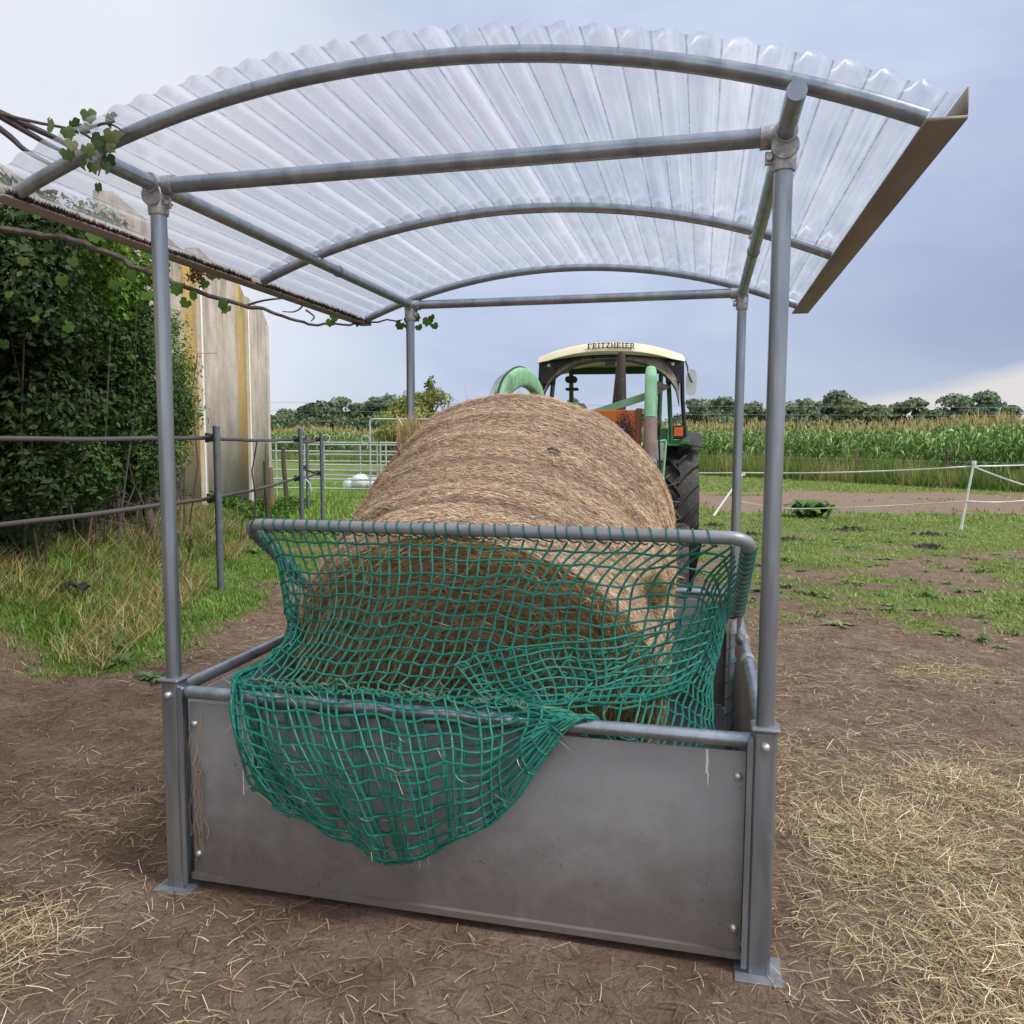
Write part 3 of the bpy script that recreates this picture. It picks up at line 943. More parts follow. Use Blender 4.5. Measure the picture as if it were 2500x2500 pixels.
# loose strands lying on the bale
g = G()
M_ = 95000
th = rng.uniform(-.5, math.pi + .5, M_); t_ = rng.uniform(0, 1, M_)
P0 = bale_surf(th, t_)
radial = norm(np.cos(th)[:, None] * bR + np.sin(th)[:, None] * bU)
tang = -np.sin(th)[:, None] * bR + np.cos(th)[:, None] * bU
dirv = norm(tang * rng.choice([-1, 1], M_)[:, None] + rng.normal(0, 1, M_)[:, None] * rng.choice([.12, .5], M_)[:, None] * bA + radial * rng.normal(.05, .07, M_)[:, None])
ln = rng.uniform(.010, .046, M_)[:, None]
P2 = P0 + dirv * ln + radial * .002; P0 = P0 + radial * .001
P1 = (P0 + P2) / 2 + radial * rng.uniform(.001, .006, M_)[:, None] + rng.normal(0, .003, (M_, 3))
pal = np.array([(.70, .49, .34), (.80, .60, .44), (.56, .38, .25), (.30, .185, .11), (.66, .48, .28), (.88, .71, .55)])
ringk = ((.88 + .24 * fbm(th * 1.2, t_ * 9, 1.0, 51)) * (.80 + .42 * vnoise(th * .8, t_ * 60, 1.0, 5)) * (1 - .48 * np.exp(-((t_ - .20 - .02 * np.sin(th * 3)) / .02) ** 2) - .36 * np.exp(-((t_ - .47 - .02 * np.sin(th * 2 + 1)) / .025) ** 2)))[:, None]
ribbons(g, P0, P1, P2, rng.uniform(.0014, .0034, M_), norm(np.cross(dirv, radial) + radial * rng.normal(0, .3, M_)[:, None]), 3, True, vary(pal[rng.integers(0, 6, M_)] * ringk, M_, .2, .04))
M_ = 2600
th = rng.uniform(-.4, math.pi + .4, M_); t_ = rng.uniform(0, 1, M_)
P0 = bale_surf(th, t_); radial = norm(np.cos(th)[:, None] * bR + np.sin(th)[:, None] * bU)
P2 = P0 + radial * rng.uniform(.008, .035, M_)[:, None] + rng.normal(0, .03, (M_, 3)); P1 = (P0 + P2) / 2 + radial * .008
ribbons(g, P0, P1, P2, rng.uniform(.0012, .0026, M_), rand_dirs(M_), 3, True, vary(pal[rng.integers(0, 6, M_)], M_, .2, .04))
# the cut face: curls following the winding
M_ = 48000
th = rng.uniform(0, 2 * math.pi, M_); rr = np.sqrt(rng.uniform(.0, 1, M_))
rim = bale_surf(th, np.zeros(M_))
P0 = rim * rr[:, None] - bA * (.045 * (1 - rr ** 2) + .006 + .02 * np.sin(rr * 26 + th) * (1 - rr))[:, None]
tang = -np.sin(th)[:, None] * bR + np.cos(th)[:, None] * bU
dirv = norm(tang * rng.choice([-1, 1], M_)[:, None] + rng.normal(0, .35, (M_, 3)))
ln = rng.uniform(.03, .12, M_)[:, None]
P2 = P0 + dirv * ln - bA * rng.uniform(-.01, .03, M_)[:, None]
P1 = (P0 + P2) / 2 - bA * rng.uniform(0, .02, M_)[:, None] + rng.normal(0, .006, (M_, 3))
pal = np.array([(.62, .41, .21), (.46, .285, .135), (.80, .58, .33), (.22, .13, .065), (.98, .78, .50)])
ribbons(g, P0, P1, P2, rng.uniform(.0016, .0036, M_), norm(np.cross(dirv, bA) + rng.normal(0, .4, (M_, 3))), 3, True, vary(pal[rng.integers(0, 5, M_)], M_, .25, .05))
o_ = g.build('loose_hay', STRAWM, bale, False, colattr=True, kind='stuff')
# shaggy tuft on the right flank
g = G(); M_ = 1400
th0, t0 = .45, .20
c0 = bale_surf(np.array([th0]), np.array([t0]))[0]
rad0 = norm(math.cos(th0) * bR + math.sin(th0) * bU)
P0 = c0 + rng.normal(0, .022, (M_, 3)) - rad0 * .01
dirv = norm(rad0 * .9 + np.array([0, -.2, .35]) + rng.normal(0, .55, (M_, 3)))
P2 = P0 + dirv * rng.uniform(.04, .13, M_)[:, None]
P1 = (P0 + P2) / 2 + rng.normal(0, .012, (M_, 3)) + np.array([0, 0, .01])
ribbons(g, P0, P1, P2, rng.uniform(.0018, .0035, M_), rand_dirs(M_), 4, True, vary(np.array([(.30, .27, .12), (.45, .36, .2), (.2, .19, .08)])[rng.integers(0, 3, M_)], M_, .25))
g.build('hay_tuft', STRAWM, bale, False, colattr=True)
# tan flap of hay sticking out behind, left
g = G(); M_ = 700
c0 = bale_surf(np.array([2.35]), np.array([.93]))[0]
P0 = c0 + rng.normal(0, .03, (M_, 3)); dirv = norm(np.array([.1, 0, 1.0]) + rng.normal(0, .3, (M_, 3)))
P2 = P0 + dirv * rng.uniform(.05, .12, M_)[:, None]; P1 = (P0 + P2) / 2 + rng.normal(0, .01, (M_, 3))
ribbons(g, P0, P1, P2, rng.uniform(.003, .007, M_), rand_dirs(M_), 3, True, vary((.62, .47, .27), M_, .2))
g.build('hay_tuft', STRAWM, bale, False, colattr=True)

# things lying on the bale
g = G()
c0 = bale_surf(np.array([2.03]), np.array([.22]))[0] + BALE_C
rad0 = norm(math.cos(2.03) * bR + math.sin(2.03) * bU)
g.tube([c0 + rad0 * .01 + np.array([-.034, 0, .0]), c0 + rad0 * .016 + np.array([-.015, .003, .004]), c0 + rad0 * .016 + np.array([.015, .003, .002]), c0 + rad0 * .01 + np.array([.034, .0, -.006])], [.003, .009, .009, .003], 8, squash=(1, .5))
tag(g.build('dry_leaf', mat('olive_leaf', (.20, .20, .11), .7)[0]), 'curled olive leaf lying on the left side of the bale', 'leaf')
g = G()
c0 = bale_surf(np.array([1.22]), np.array([.55]))[0] + BALE_C
rad0 = norm(math.cos(1.22) * bR + math.sin(1.22) * bU)
g.tube([c0 + rad0 * .012 + np.array([-.022, 0, .004]), c0 + rad0 * .024, c0 + rad0 * .018 + np.array([.02, .0, -.002]), c0 + rad0 * .01 + np.array([.04, 0, -.012])], [.006, .014, .012, .003], 7, squash=(1, .6))
tag(g.build('clod', worn('dark_clod', (.06, .05, .045, 1), (.22, .2, .17, 1), 60, (.8, .9), bump=.5)), 'small dark clod of earth stuck on the right half of the bale', 'clod')

# ------------------------------------------------------------------ green rope net
NETM = worn('green_rope', (.004, .110, .082, 1), (.010, .210, .155, 1), 60, (.45, .7), 0, (1, 1, 1), .6, third=(.10, .17, .10, 1), third_t=(.64, .78), bscale=500, bdist=.001)
NETM2 = worn('frayed_rope', (.03, .13, .09, 1), (.12, .20, .13, 1), 50, (.8, .9), 0, (1, 1, 1), .6, bscale=300)
net = empty('hay_net', tuple(O), YAW)
tag(net, 'green knotted rope net laced to the bar and sagging over the near rail', 'net')


def barpt(a, dz=0.0):
    t = (a - .045) / (1.957 - .045)
    return [a, .40 - .16 * t, 1.272 + .023 * t + dz]


R0 = [[.075, .80, 1.02], [.10, .43, 1.235], barpt(.36, -.03), barpt(.72, -.03), barpt(1.08, -.03), barpt(1.42, -.03), barpt(1.70, -.03), [1.905, .27, 1.245], [1.925, .84, .93]]
CTRL = [R0,
[[0.096, 0.7, 0.902], [0.186, 0.45, 1.072], [0.433, 0.33, 1.102], [0.749, 0.26, 1.128], [1.074, 0.22, 1.134], [1.354, 0.22, 1.131], [1.597, 0.25, 1.119], [1.811, 0.40, 1.097], [1.880, 0.75, 0.82]],
[[0.225, 0.5, 0.778], [0.218, 0.4, 0.852], [0.438, 0.24, 0.893], [0.727, 0.18, 0.91], [1.035, 0.17, 0.914], [1.307, 0.18, 0.909], [1.534, 0.22, 0.897], [1.739, 0.38, 0.914], [1.87, 0.65, 0.70]],
[[0.227, 0.2, 0.768], [0.22, 0.1, 0.757], [0.394, 0.05, 0.741], [0.657, 0.05, 0.749], [0.951, 0.05, 0.756], [1.19, 0.05, 0.774], [1.411, 0.08, 0.749], [1.611, 0.22, 0.72], [1.85, 0.5, 0.56]],
[[0.24, 0.02, 0.776], [0.235, 0, 0.761], [0.408, -.01, 0.760], [0.665, -.01, 0.762], [0.94, -.01, 0.762], [1.189, -.01, 0.757], [1.44, -.005, 0.751], [1.592, 0.12, 0.64], [1.831, 0.4, 0.46]],
[[0.259, -0.06, 0.707], [0.327, -0.08, 0.592], [0.559, -0.12, 0.56], [0.769, -0.14, 0.575], [1.002, -0.14, 0.598], [1.214, -0.1, 0.63], [1.42, -0.02, 0.742], [1.60, 0.12, 0.52], [1.805, 0.35, 0.36]],
[[0.361, -0.08, 0.424], [0.509, -0.09, 0.353], [0.705, -0.1, 0.29], [0.872, -0.1, 0.239], [1.041, -0.1, 0.318], [1.236, -0.08, 0.459], [1.45, -0.012, 0.748], [1.602, 0.12, 0.42], [1.792, 0.3, 0.30]],
[[0.31, -0.045, 0.622], [0.4, -0.05, 0.516], [0.596, -0.05, 0.493], [0.786, -0.05, 0.499], [0.984, -0.05, 0.533], [1.213, -0.045, 0.606], [1.44, -0.01, 0.748], [1.61, 0.14, 0.46], [1.793, 0.3, 0.33]],
[[0.248, 0.03, 0.753], [0.327, 0.03, 0.746], [0.514, 0.03, 0.749], [0.726, 0.03, 0.757], [0.944, 0.03, 0.755], [1.154, 0.03, 0.750], [1.402, 0.02, 0.747], [1.60, 0.15, 0.48], [1.794, 0.3, 0.36]]]
CTRL = np.array(CTRL)


def catmull(P, t):
    """P (n,...) control along axis 0, t in [0,n-1]"""
    n = len(P); i = np.clip(np.floor(t).astype(int), 0, n - 2); f = (t - i)
    g_ = lambda k: P[np.clip(k, 0, n - 1)]
    f = f.reshape(f.shape + (1,) * (P.ndim - 1))
    p0, p1, p2, p3 = g_(i - 1), g_(i), g_(i + 1), g_(i + 2)
    return .5 * ((2 * p1) + (-p0 + p2) * f + (2 * p0 - 5 * p1 + 4 * p2 - p3) * f ** 2 + (-p0 + 3 * p1 - 3 * p2 + p3) * f ** 3)


colt = np.concatenate([np.linspace(0, 1, 8)[:-1], np.linspace(1, 2, 7)[:-1], np.linspace(2, 3, 9)[:-1], np.linspace(3, 4, 9)[:-1], np.linspace(4, 5, 8)[:-1], np.linspace(5, 6, 7)[:-1], np.linspace(6, 7, 5)[:-1], np.linspace(7, 8, 13)])
rowt = np.concatenate([np.linspace(0, 1, 4)[:-1], np.linspace(1, 2, 6)[:-1], np.linspace(2, 3, 6)[:-1], np.linspace(3, 4, 2)[:-1], np.linspace(4, 5, 6)[:-1], np.linspace(5, 6, 8)[:-1], np.linspace(6, 7, 7)[:-1], np.linspace(7, 8, 7)])
rowt[0] = 0
SUB = 3
cf = np.concatenate([np.linspace(colt[i], colt[i + 1], SUB, endpoint=False) for i in range(len(colt) - 1)] + [colt[-1:]])
rf = np.concatenate([np.linspace(rowt[i], rowt[i + 1], SUB, endpoint=False) for i in range(len(rowt) - 1)] + [rowt[-1:]])
S1 = catmull(CTRL, rf)                      # rows fine
S2 = np.swapaxes(catmull(np.swapaxes(S1, 0, 1), cf), 0, 1)     # rf x cf x 3
rr_, cc_ = np.meshgrid(rf, cf, indexing='ij')
# billows and slack
amp = np.clip(rr_ / 1.0, 0, 1)
S2[..., 1] += amp * .018 * np.sin(cc_ * 3.1 + rr_ * 1.3) * (rr_ < 3.2) + amp * .008 * np.sin(cc_ * 7 + rr_ * 2.1)
S2[..., 2] += .006 * np.sin(cc_ * 6.3) * amp
S2[..., 0] += amp * .012 * np.sin(rr_ * 3.0 + cc_ * 1.4)
# cells lean right-to-left below the bar on the right half
lean = np.exp(-((rr_ - .0) / .45) ** 2) * np.clip((cc_ - 3.2) / 2, 0, 1) * (cc_ < 7)
S2[..., 0] += lean * .035
node_j = rng.normal(0, .0016, (len(rowt), len(colt), 3))
nodes_r = np.arange(len(rowt)) * SUB; nodes_c = np.arange(len(colt)) * SUB
# jitter interpolated between knots, with cords pulled slightly hexagonal
zig = np.zeros((len(rowt), len(colt), 3))
ri, ci = np.meshgrid(np.arange(len(rowt)), np.arange(len(colt)), indexing='ij')
zz_ = ((ri + ci) % 2 * 2 - 1)
slack = np.where(rowt[:, None] > 4, .0009, np.clip((rowt[:, None] - 1.0) / 1.5, 0, 1) * .0030 + .0010)
zig[..., 2] = zz_ * slack
zig[..., 0] = ((ri % 2) * 2 - 1) * slack * .9
J = node_j + zig
Jr = np.array([[np.interp(rf, rowt, J[:, c, k]) for k in range(3)] for c in range(len(colt))])     # c,3,rf
Jf = np.array([[np.interp(cf, colt, Jr[:, k, r]) for k in range(3)] for r in range(len(rf))])      # rf,3,cf
S2 = S2 + np.moveaxis(Jf, 1, 2)
# keep the outer bag in front of the panel and off the rail
mask = (rr_ > 4.4) & (cc_ < 6.02)
S2[..., 1] = np.where(mask & (S2[..., 2] < .69), np.minimum(S2[..., 1], -.006 - .03 * 0), S2[..., 1])
inn = (rr_ > 3.9) & (cc_ > 6.02)
S2[..., 1] = np.where(inn & (S2[..., 2] < .70), np.maximum(S2[..., 1], .035), S2[..., 1])
dist_r = np.sqrt(S2[..., 1] ** 2 + (S2[..., 2] - ZR) ** 2)
push = np.where(dist_r < .0275, .0275 / np.maximum(dist_r, 1e-4), 1)
S2[..., 1] *= push; S2[..., 2] = ZR + (S2[..., 2] - ZR) * push
g = G()
RN = .0043


def cord(pts, r, g=g):
    n = len(pts)
    rr = np.full(n, r); rr[::SUB] = r * 1.0
    g.tube(pts, rr * rng.uniform(.93, 1.07, n), 5)


RTOP = int(np.argmin(np.abs(rowt - 4.0)))
def ends_at_rail(ci_):
    return ci_ % 4 == 1 and colt[ci_] < 6.2


for ci_ in range(len(colt)):
    cord(S2[:(RTOP * SUB + 2) if ends_at_rail(ci_) else None, ci_ * SUB], RN * (1.25 if ci_ in (0,) else 1))
for ri_ in range(1, len(rowt)):
    cord(S2[ri_ * SUB], RN * (1.3 if ri_ == len(rowt) - 1 else 1))
# knots
for ri_ in range(1, len(rowt)):
    for ci_ in range(len(colt)):
        if ri_ > RTOP and ends_at_rail(ci_): continue
        p = S2[ri_ * SUB, ci_ * SUB]
        d = np.array([rng.normal(0, .4), rng.normal(0, .3), 1.0]); d /= np.linalg.norm(d)
        g.tube([p - d * .0052, p, p + d * .0052], [.003, .0062, .003], 5)
# folded-over clump of netting, right of the middle of the rail
PC = np.array([[[1.02, .06, .86], [1.22, .12, .93], [1.45, .20, .93], [1.68, .32, .98], [1.86, .48, 1.02]],
               [[1.08, .05, .80], [1.26, .10, .85], [1.46, .18, .86], [1.66, .30, .88], [1.84, .50, .90]],
               [[1.15, .03, .765], [1.30, .07, .79], [1.48, .14, .80], [1.64, .26, .80], [1.80, .48, .80]],
               [[1.24, .02, .755], [1.34, .05, .765], [1.46, .10, .76], [1.60, .22, .74], [1.76, .42, .72]]])
cr_ = np.linspace(0, 3, 8 * SUB + 1); cc2 = np.linspace(0, 4, 22 * SUB + 1)
Q = catmull(PC, cr_); Q = np.swapaxes(catmull(np.swapaxes(Q, 0, 1), cc2), 0, 1)
qa, qb = np.meshgrid(cr_, cc2, indexing='ij')
Q = Q + np.stack([.007 * np.sin(qa * 3 + qb * 2), .014 * np.sin(qb * 5), .007 * np.sin(qb * 4 + qa * 2)], -1)
Q = Q + np.repeat(np.repeat(rng.normal(0, .0018, (9, 23, 3)), SUB, 0), SUB, 1)[:Q.shape[0], :Q.shape[1]] * 1.0
dist_r = np.sqrt(Q[..., 1] ** 2 + (Q[..., 2] - ZR) ** 2); push = np.where(dist_r < .03, .03 / np.maximum(dist_r, 1e-4), 1)
Q[..., 1] *= push; Q[..., 2] = ZR + (Q[..., 2] - ZR) * push
for ci_ in range(23): cord(Q[:, ci_ * SUB], RN)
for ri_ in range(9): cord(Q[ri_ * SUB], RN)
g.build('netting', NETM, net, True, 60)
# lacing round the bar and arms
g = G()


def helix(center_fn, s0, s1, turns, rad, lead, g=g, r=.0028):
    n = int(turns * 18); t = np.linspace(0, 1, n)
    pts = []
    for tt in t:
        s_ = s0 + (s1 - s0) * tt
        c, ax = center_fn(s_)
        a_ = norm(np.cross(ax, [0, 0, 1.0]) if abs(ax[2]) < .95 else np.array([1.0, 0, 0])); b_ = np.cross(ax, a_)
        th_ = 2 * math.pi * turns * tt
        pts.append(c + rad * (math.cos(th_) * a_ + math.sin(th_) * b_))
    return pts


def bar_c(a):
    return np.array(barpt(a)), norm(np.array([1.912, -.16, .023]))


a_ = .14
while a_ < 1.86:
    w_ = rng.uniform(.038, .058)
    c0_, ax_ = bar_c(a_)
    g2 = G()
    n_ = 15
    lean_ = rng.uniform(.012, .03)
    e1 = np.array([0, -1.0, 0]); e2 = np.array([0, 0, 1.0])
    pts = [c0_ + np.array([lean_ * (tt - .5), 0, 0]) + .0255 * (math.cos(th_) * e1 + math.sin(th_) * e2) for tt, th_ in zip(np.linspace(0, 1, n_), np.linspace(math.radians(200), math.radians(-90), n_))]
    g.tube(pts, .0028, 6)
    # cord running along the underside to the next turn
    c1_, _ = bar_c(min(a_ + w_, 1.88))
    g.tube([pts[-1], (pts[-1] + c1_ + np.array([0, 0, -.030])) / 2 + np.array([0, 0, -.004]), c1_ + np.array([-.008, .004, -.027])], .0030, 6)
    a_ += w_
arm_l = (np.array([.045, .46, 1.232]), np.array([.045, .80, 1.02]))
arm_r = (np.array([1.957, .30, 1.26]), np.array([1.955, .92, .905]))
for (p, q), nturn in ((arm_l, 11), (arm_r, 15)):
    ax_ = norm(q - p)
    fn = lambda s_: (p + (q - p) * s_, ax_)
    g.tube(helix(fn, 0, 1, nturn, .0255, 0), .0030, 6)
fn = lambda s_: (np.array([1.93, .86 - .02 * s_, .80 - .40 * s_]), np.array([0, 0, -1.0]))
g.tube(helix(fn, 0, 1, 6, .0195, 0), .0022, 6)
g.build('lacing', NETM, net, True, 60)
# frayed hem rope lying along the rail
g = G()
t_ = np.linspace(0, 1, 120)
hx = .28 + 1.05 * t_; hb = .035 + .012 * np.sin(t_ * 31) + rng.normal(0, .003, 120); hz_ = .757 + .010 * np.sin(t_ * 23 + 1) + .016 * np.exp(-((t_ - .33) / .03) ** 2) * 2 + rng.normal(0, .003, 120)
g.tube(np.stack([hx, hb, hz_], 1), .0052 + .0012 * rng.random(120), 7)
for k in range(34):
    c_ = np.array([rng.uniform(.35, 1.30), rng.uniform(-.02, .05), .765]); th_ = rng.uniform(0, 6.28); r_ = rng.uniform(.012, .03)
    tt = np.linspace(0, rng.uniform(3, 6.5), 14)
    g.tube([c_ + np.array([r_ * math.cos(x + th_), r_ * .6 * math.sin(x + th_), .008 * math.sin(x * 2) + rng.normal(0, .001)]) for x in tt], .0030, 5)
g.build('hem_rope', NETM2, net, True, 60)
# straws caught in the net
g = G(); M_ = 260
ri_ = rng.integers(0, len(rf), M_); ci_ = rng.integers(0, int(len(cf) * .8), M_)
P0 = S2[ri_, ci_] + np.array([0, -.006, 0]) + rng.normal(0, .003, (M_, 3))
dirv = rand_dirs(M_, -.5); dirv[:, 1] *= .25
P2 = P0 + dirv * rng.uniform(.02, .09, M_)[:, None]
P1 = (P0 + P2) / 2 + rng.normal(0, .008, (M_, 3))
P0[:, 1] = np.minimum(P0[:, 1], P0[:, 1]); ribbons(g, P0, P1, P2, rng.uniform(.0014, .0026, M_), rand_dirs(M_), 4, True, vary((.55, .44, .28), M_, .25))
g.build('caught_straw', STRAWM, net, False, colattr=True, kind='stuff')
# wisps hooked on the near left post and panel
g = G(); M_ = 60
P0 = np.stack([.058 + rng.uniform(-.01, .05, M_), np.full(M_, off - .012), rng.uniform(.22, .66, M_)], 1)
P2 = P0 + np.stack([rng.normal(0, .015, M_), rng.uniform(-.01, 0.0, M_), -rng.uniform(.03, .12, M_)], 1)
P1 = (P0 + P2) / 2 + np.stack([rng.normal(0, .014, M_), np.zeros(M_), rng.normal(0, .01, M_)], 1)
ribbons(g, P0, P1, P2, rng.uniform(.001, .0024, M_), norm(np.stack([np.ones(M_), np.zeros(M_), rng.normal(0, .3, M_)], 1)), 4, False, vary((.42, .29, .16), M_, .25))
g.build('caught_straw', STRAWM, feeder, False, colattr=True, kind='stuff')

# ------------------------------------------------------------------ tractor (local: x right, -y towards the camera)
TY = -0.1655
TO = (1.172, 9.3, 0.0)
tr = empty('tractor', TO, TY)
tag(tr, 'old green tractor with a cream cab roof lifting the bale with its front loader', 'tractor')
GREEN = worn('tractor_green', (.035, .17, .05, 1), (.07, .25, .085, 1), 9, (.3, .5), 0, third=(.10, .09, .05, 1), third_t=(.66, .74))
MINT = worn('loader_green', (.17, .40, .20, 1), (.27, .52, .29, 1), 7, (.4, .6), 0, third=(.17, .105, .07, 1), third_t=(.60, .66))
MINTW = worn('worn_loader_arm', (.20, .13, .105, 1), (.33, .235, .19, 1), 12, (.5, .75), 0, third=(.20, .36, .20, 1), third_t=(.60, .66))
DARKG = worn('dark_green_frame', (.010, .07, .022, 1), (.02, .11, .035, 1), 14, (.35, .55))
CREAM = worn('cream_plastic', (.62, .55, .36, 1), (.72, .66, .48, 1), 5, (.35, .5), 0, bump=.03)
BLK = worn('black_vinyl', (.012, .012, .014, 1), (.032, .031, .033, 1), 9, (.5, .75))
TAR = worn('weathered_canvas', (.10, .085, .072, 1), (.24, .21, .18, 1), 12, (.8, .95), 0, (1, 1, 1), .5, third=(.035, .028, .024, 1), third_t=(.55, .66))
RUBBER = worn('tyre_rubber', (.016, .015, .016, 1), (.045, .041, .040, 1), 14, (.6, .85), 0, bump=.3, third=(.17, .13, .105, 1), third_t=(.56, .74))
ORANGE = worn('orange_steel', (.50, .125, .02, 1), (.62, .18, .035, 1), 5, (.45, .65), 0, (1, 1, .3), third=(.25, .08, .02, 1), third_t=(.64, .72))
_nt = ORANGE.node_tree; _b = _nt.nodes['Principled BSDF']
_tc = _nt.nodes.new('ShaderNodeTexCoord').outputs['Object']
_mp = mapping(_nt, _tc, (11, 1, 4.2), (-.245 * 11, 4.6, -1.60 * 4.2))
_ln = _nt.nodes.new('ShaderNodeVectorMath'); _ln.operation = 'LENGTH'; _nt.links.new(_mp, _ln.inputs[0])
_d = math_node(_nt, 'ADD', _ln.outputs['Value'], math_node(_nt, 'MULTIPLY', noise(_nt, _tc, 70, 5, .75), 2.2))
_old = _b.inputs['Base Color'].links[0].from_socket
_nt.links.new(mix(_nt, ramp(_nt, math_node(_nt, 'MULTIPLY', _d, .33), [(.56, (1, 1, 1, 1)), (.62, (0, 0, 0, 1))]), _old, (.055, .03, .02, 1)), _b.inputs['Base Color'])
GREYM = worn('engine_grey', (.05, .05, .05, 1), (.10, .10, .10, 1), 10, (.5, .7))
GLASS, _nt, _b = mat('window_glass', (.75, .82, .80, 1), .05, 0, .5)
_o = _nt.nodes['Material Output']; _t = _nt.nodes.new('ShaderNodeBsdfTransparent'); _t.inputs[0].default_value = (.72, .80, .78, 1)
_gl = _nt.nodes.new('ShaderNodeBsdfGlossy'); _gl.inputs['Roughness'].default_value = .03
_ms = _nt.nodes.new('ShaderNodeMixShader'); _ms.inputs[0].default_value = .22
_nt.links.new(_t.outputs[0], _ms.inputs[1]); _nt.links.new(_gl.outputs[0], _ms.inputs[2]); _nt.links.new(_ms.outputs[0], _o.inputs[0])


def wheel(x, y, R, W, nlug, rimr, name='wheel'):
    hub = empty(name, (x, y, R), 0); hub.parent = tr
    g = G()
    prof = [(rimr, -W * .40), (R * .80, -W * .50), (R * .93, -W * .49), (R * .965, -W * .40), (R * .972, 0), (R * .965, W * .40), (R * .93, W * .49), (R * .80, W * .50), (rimr, W * .40)]
    seg = 72; th = np.linspace(0, 2 * math.pi, seg, endpoint=False)
    v = np.concatenate([np.stack([np.full(seg, h), r * np.cos(th), r * np.sin(th)], 1) for r, h in prof])
    f = []
    for i in range(len(prof) - 1):
        for j in range(seg):
            k = (j + 1) % seg; f.append((i * seg + j, i * seg + k, (i + 1) * seg + k, (i + 1) * seg + j))
    g.add(v, f)
    lh = R * .065
    for sgn in (-1, 1):
        for k in range(nlug):
            th0 = 2 * math.pi * (k + (0 if sgn < 0 else .5)) / nlug
            nst = 7; A = []; B = []
            for s_ in np.linspace(0, 1, nst):
                xx = sgn * (-.02 * W + s_ * W * .50)
                ths = th0 + (s_ ** .85) * .34 * (.8 / R) ** .3
                base = R * .972 - (s_ ** 3) * R * .035
                wd = (.020 + .016 * s_) / R * .8
                A.append((xx, base, ths, wd)); 
            vv = []
            for (xx, base, t0, wd) in A:
                for (rr, ww) in ((base - .02, wd * 1.25), (base + lh, wd * .8), (base + lh, -wd * .8), (base - .02, -wd * 1.25)):
                    a = t0 + ww
                    vv.append((xx, -rr * math.cos(a), rr * math.sin(a)))
            ff = []
            for i in range(nst - 1):
                for j in range(4):
                    ff.append((i * 4 + j, i * 4 + (j + 1) % 4, (i + 1) * 4 + (j + 1) % 4, (i + 1) * 4 + j))
            ff += [(3, 2, 1, 0), tuple((nst - 1) * 4 + j for j in range(4))]
            g.add(vv, ff)
    g.build('tyre', RUBBER, hub, True, 35)
    g = G()
    g.lathe([(rimr * 1.02, -W * .40), (rimr * 1.02, -W * .36), (rimr * .9, -W * .30), (rimr * .85, -W * .05), (rimr * .3, 0), (rimr * .3, W * .05), (rimr * .85, W * .08), (rimr * .9, W * .30), (rimr * 1.02, W * .36), (rimr * 1.02, W * .40)], 40, None, 'x')
    g.build('rim', CREAM, hub, True, 40)
    return hub


wheel(.735, 0, .80, .43, 20, .44); wheel(-.735, 0, .80, .43, 20, .44)
wheel(.60, -2.62, .46, .26, 18, .25); wheel(-.60, -2.62, .46, .26, 18, .25)
g = G(); g.box((-.17, -2.95, .52), (.17, .35, .95), None, .03); g.box((-.52, -.12, .68), (.52, .12, .92), None, .04); g.box((-.48, -2.70, .40), (.48, -2.54, .54), None, .02)
g.box((-.22, -3.2, .50), (.22, -2.9, .86), None, .02)
g.build('chassis', GREYM, tr)
# bonnet
g = G()
sec = []
for yb, w_, zt_, zb_ in ((-3.05, .27, 1.30, .86), (-2.95, .30, 1.36, .84), (-1.30, .36, 1.50, .90)):
    sec.append([(-w_, yb, zb_), (-w_, yb, zt_ - .10), (-w_ + .07, yb, zt_ - .02), (0, yb, zt_ + .02), (w_ - .07, yb, zt_ - .02), (w_, yb, zt_ - .10), (w_, yb, zb_)])
v = [p for s_ in sec for p in s_]; f = []
for i in range(2):
    for j in range(6): f.append((i * 7 + j, i * 7 + j + 1, (i + 1) * 7 + j + 1, (i + 1) * 7 + j))
f += [tuple(range(6, -1, -1)), tuple(range(14, 21))]
g.add(v, f); bon = g.build('bonnet', GREEN, tr)
g = G(); g.box((-.22, -3.075, .92), (.22, -3.05, 1.24), None, .01); g.build('grille', BLACKP, bon)
for sx in (-.14, .14):
    g = G(); g.lathe([(.05, -3.095), (.065, -3.09), (.07, -3.05)], 20, Matrix.Translation((sx, 0, 1.16)), 'y'); g.build('headlight', GLASS, tr)
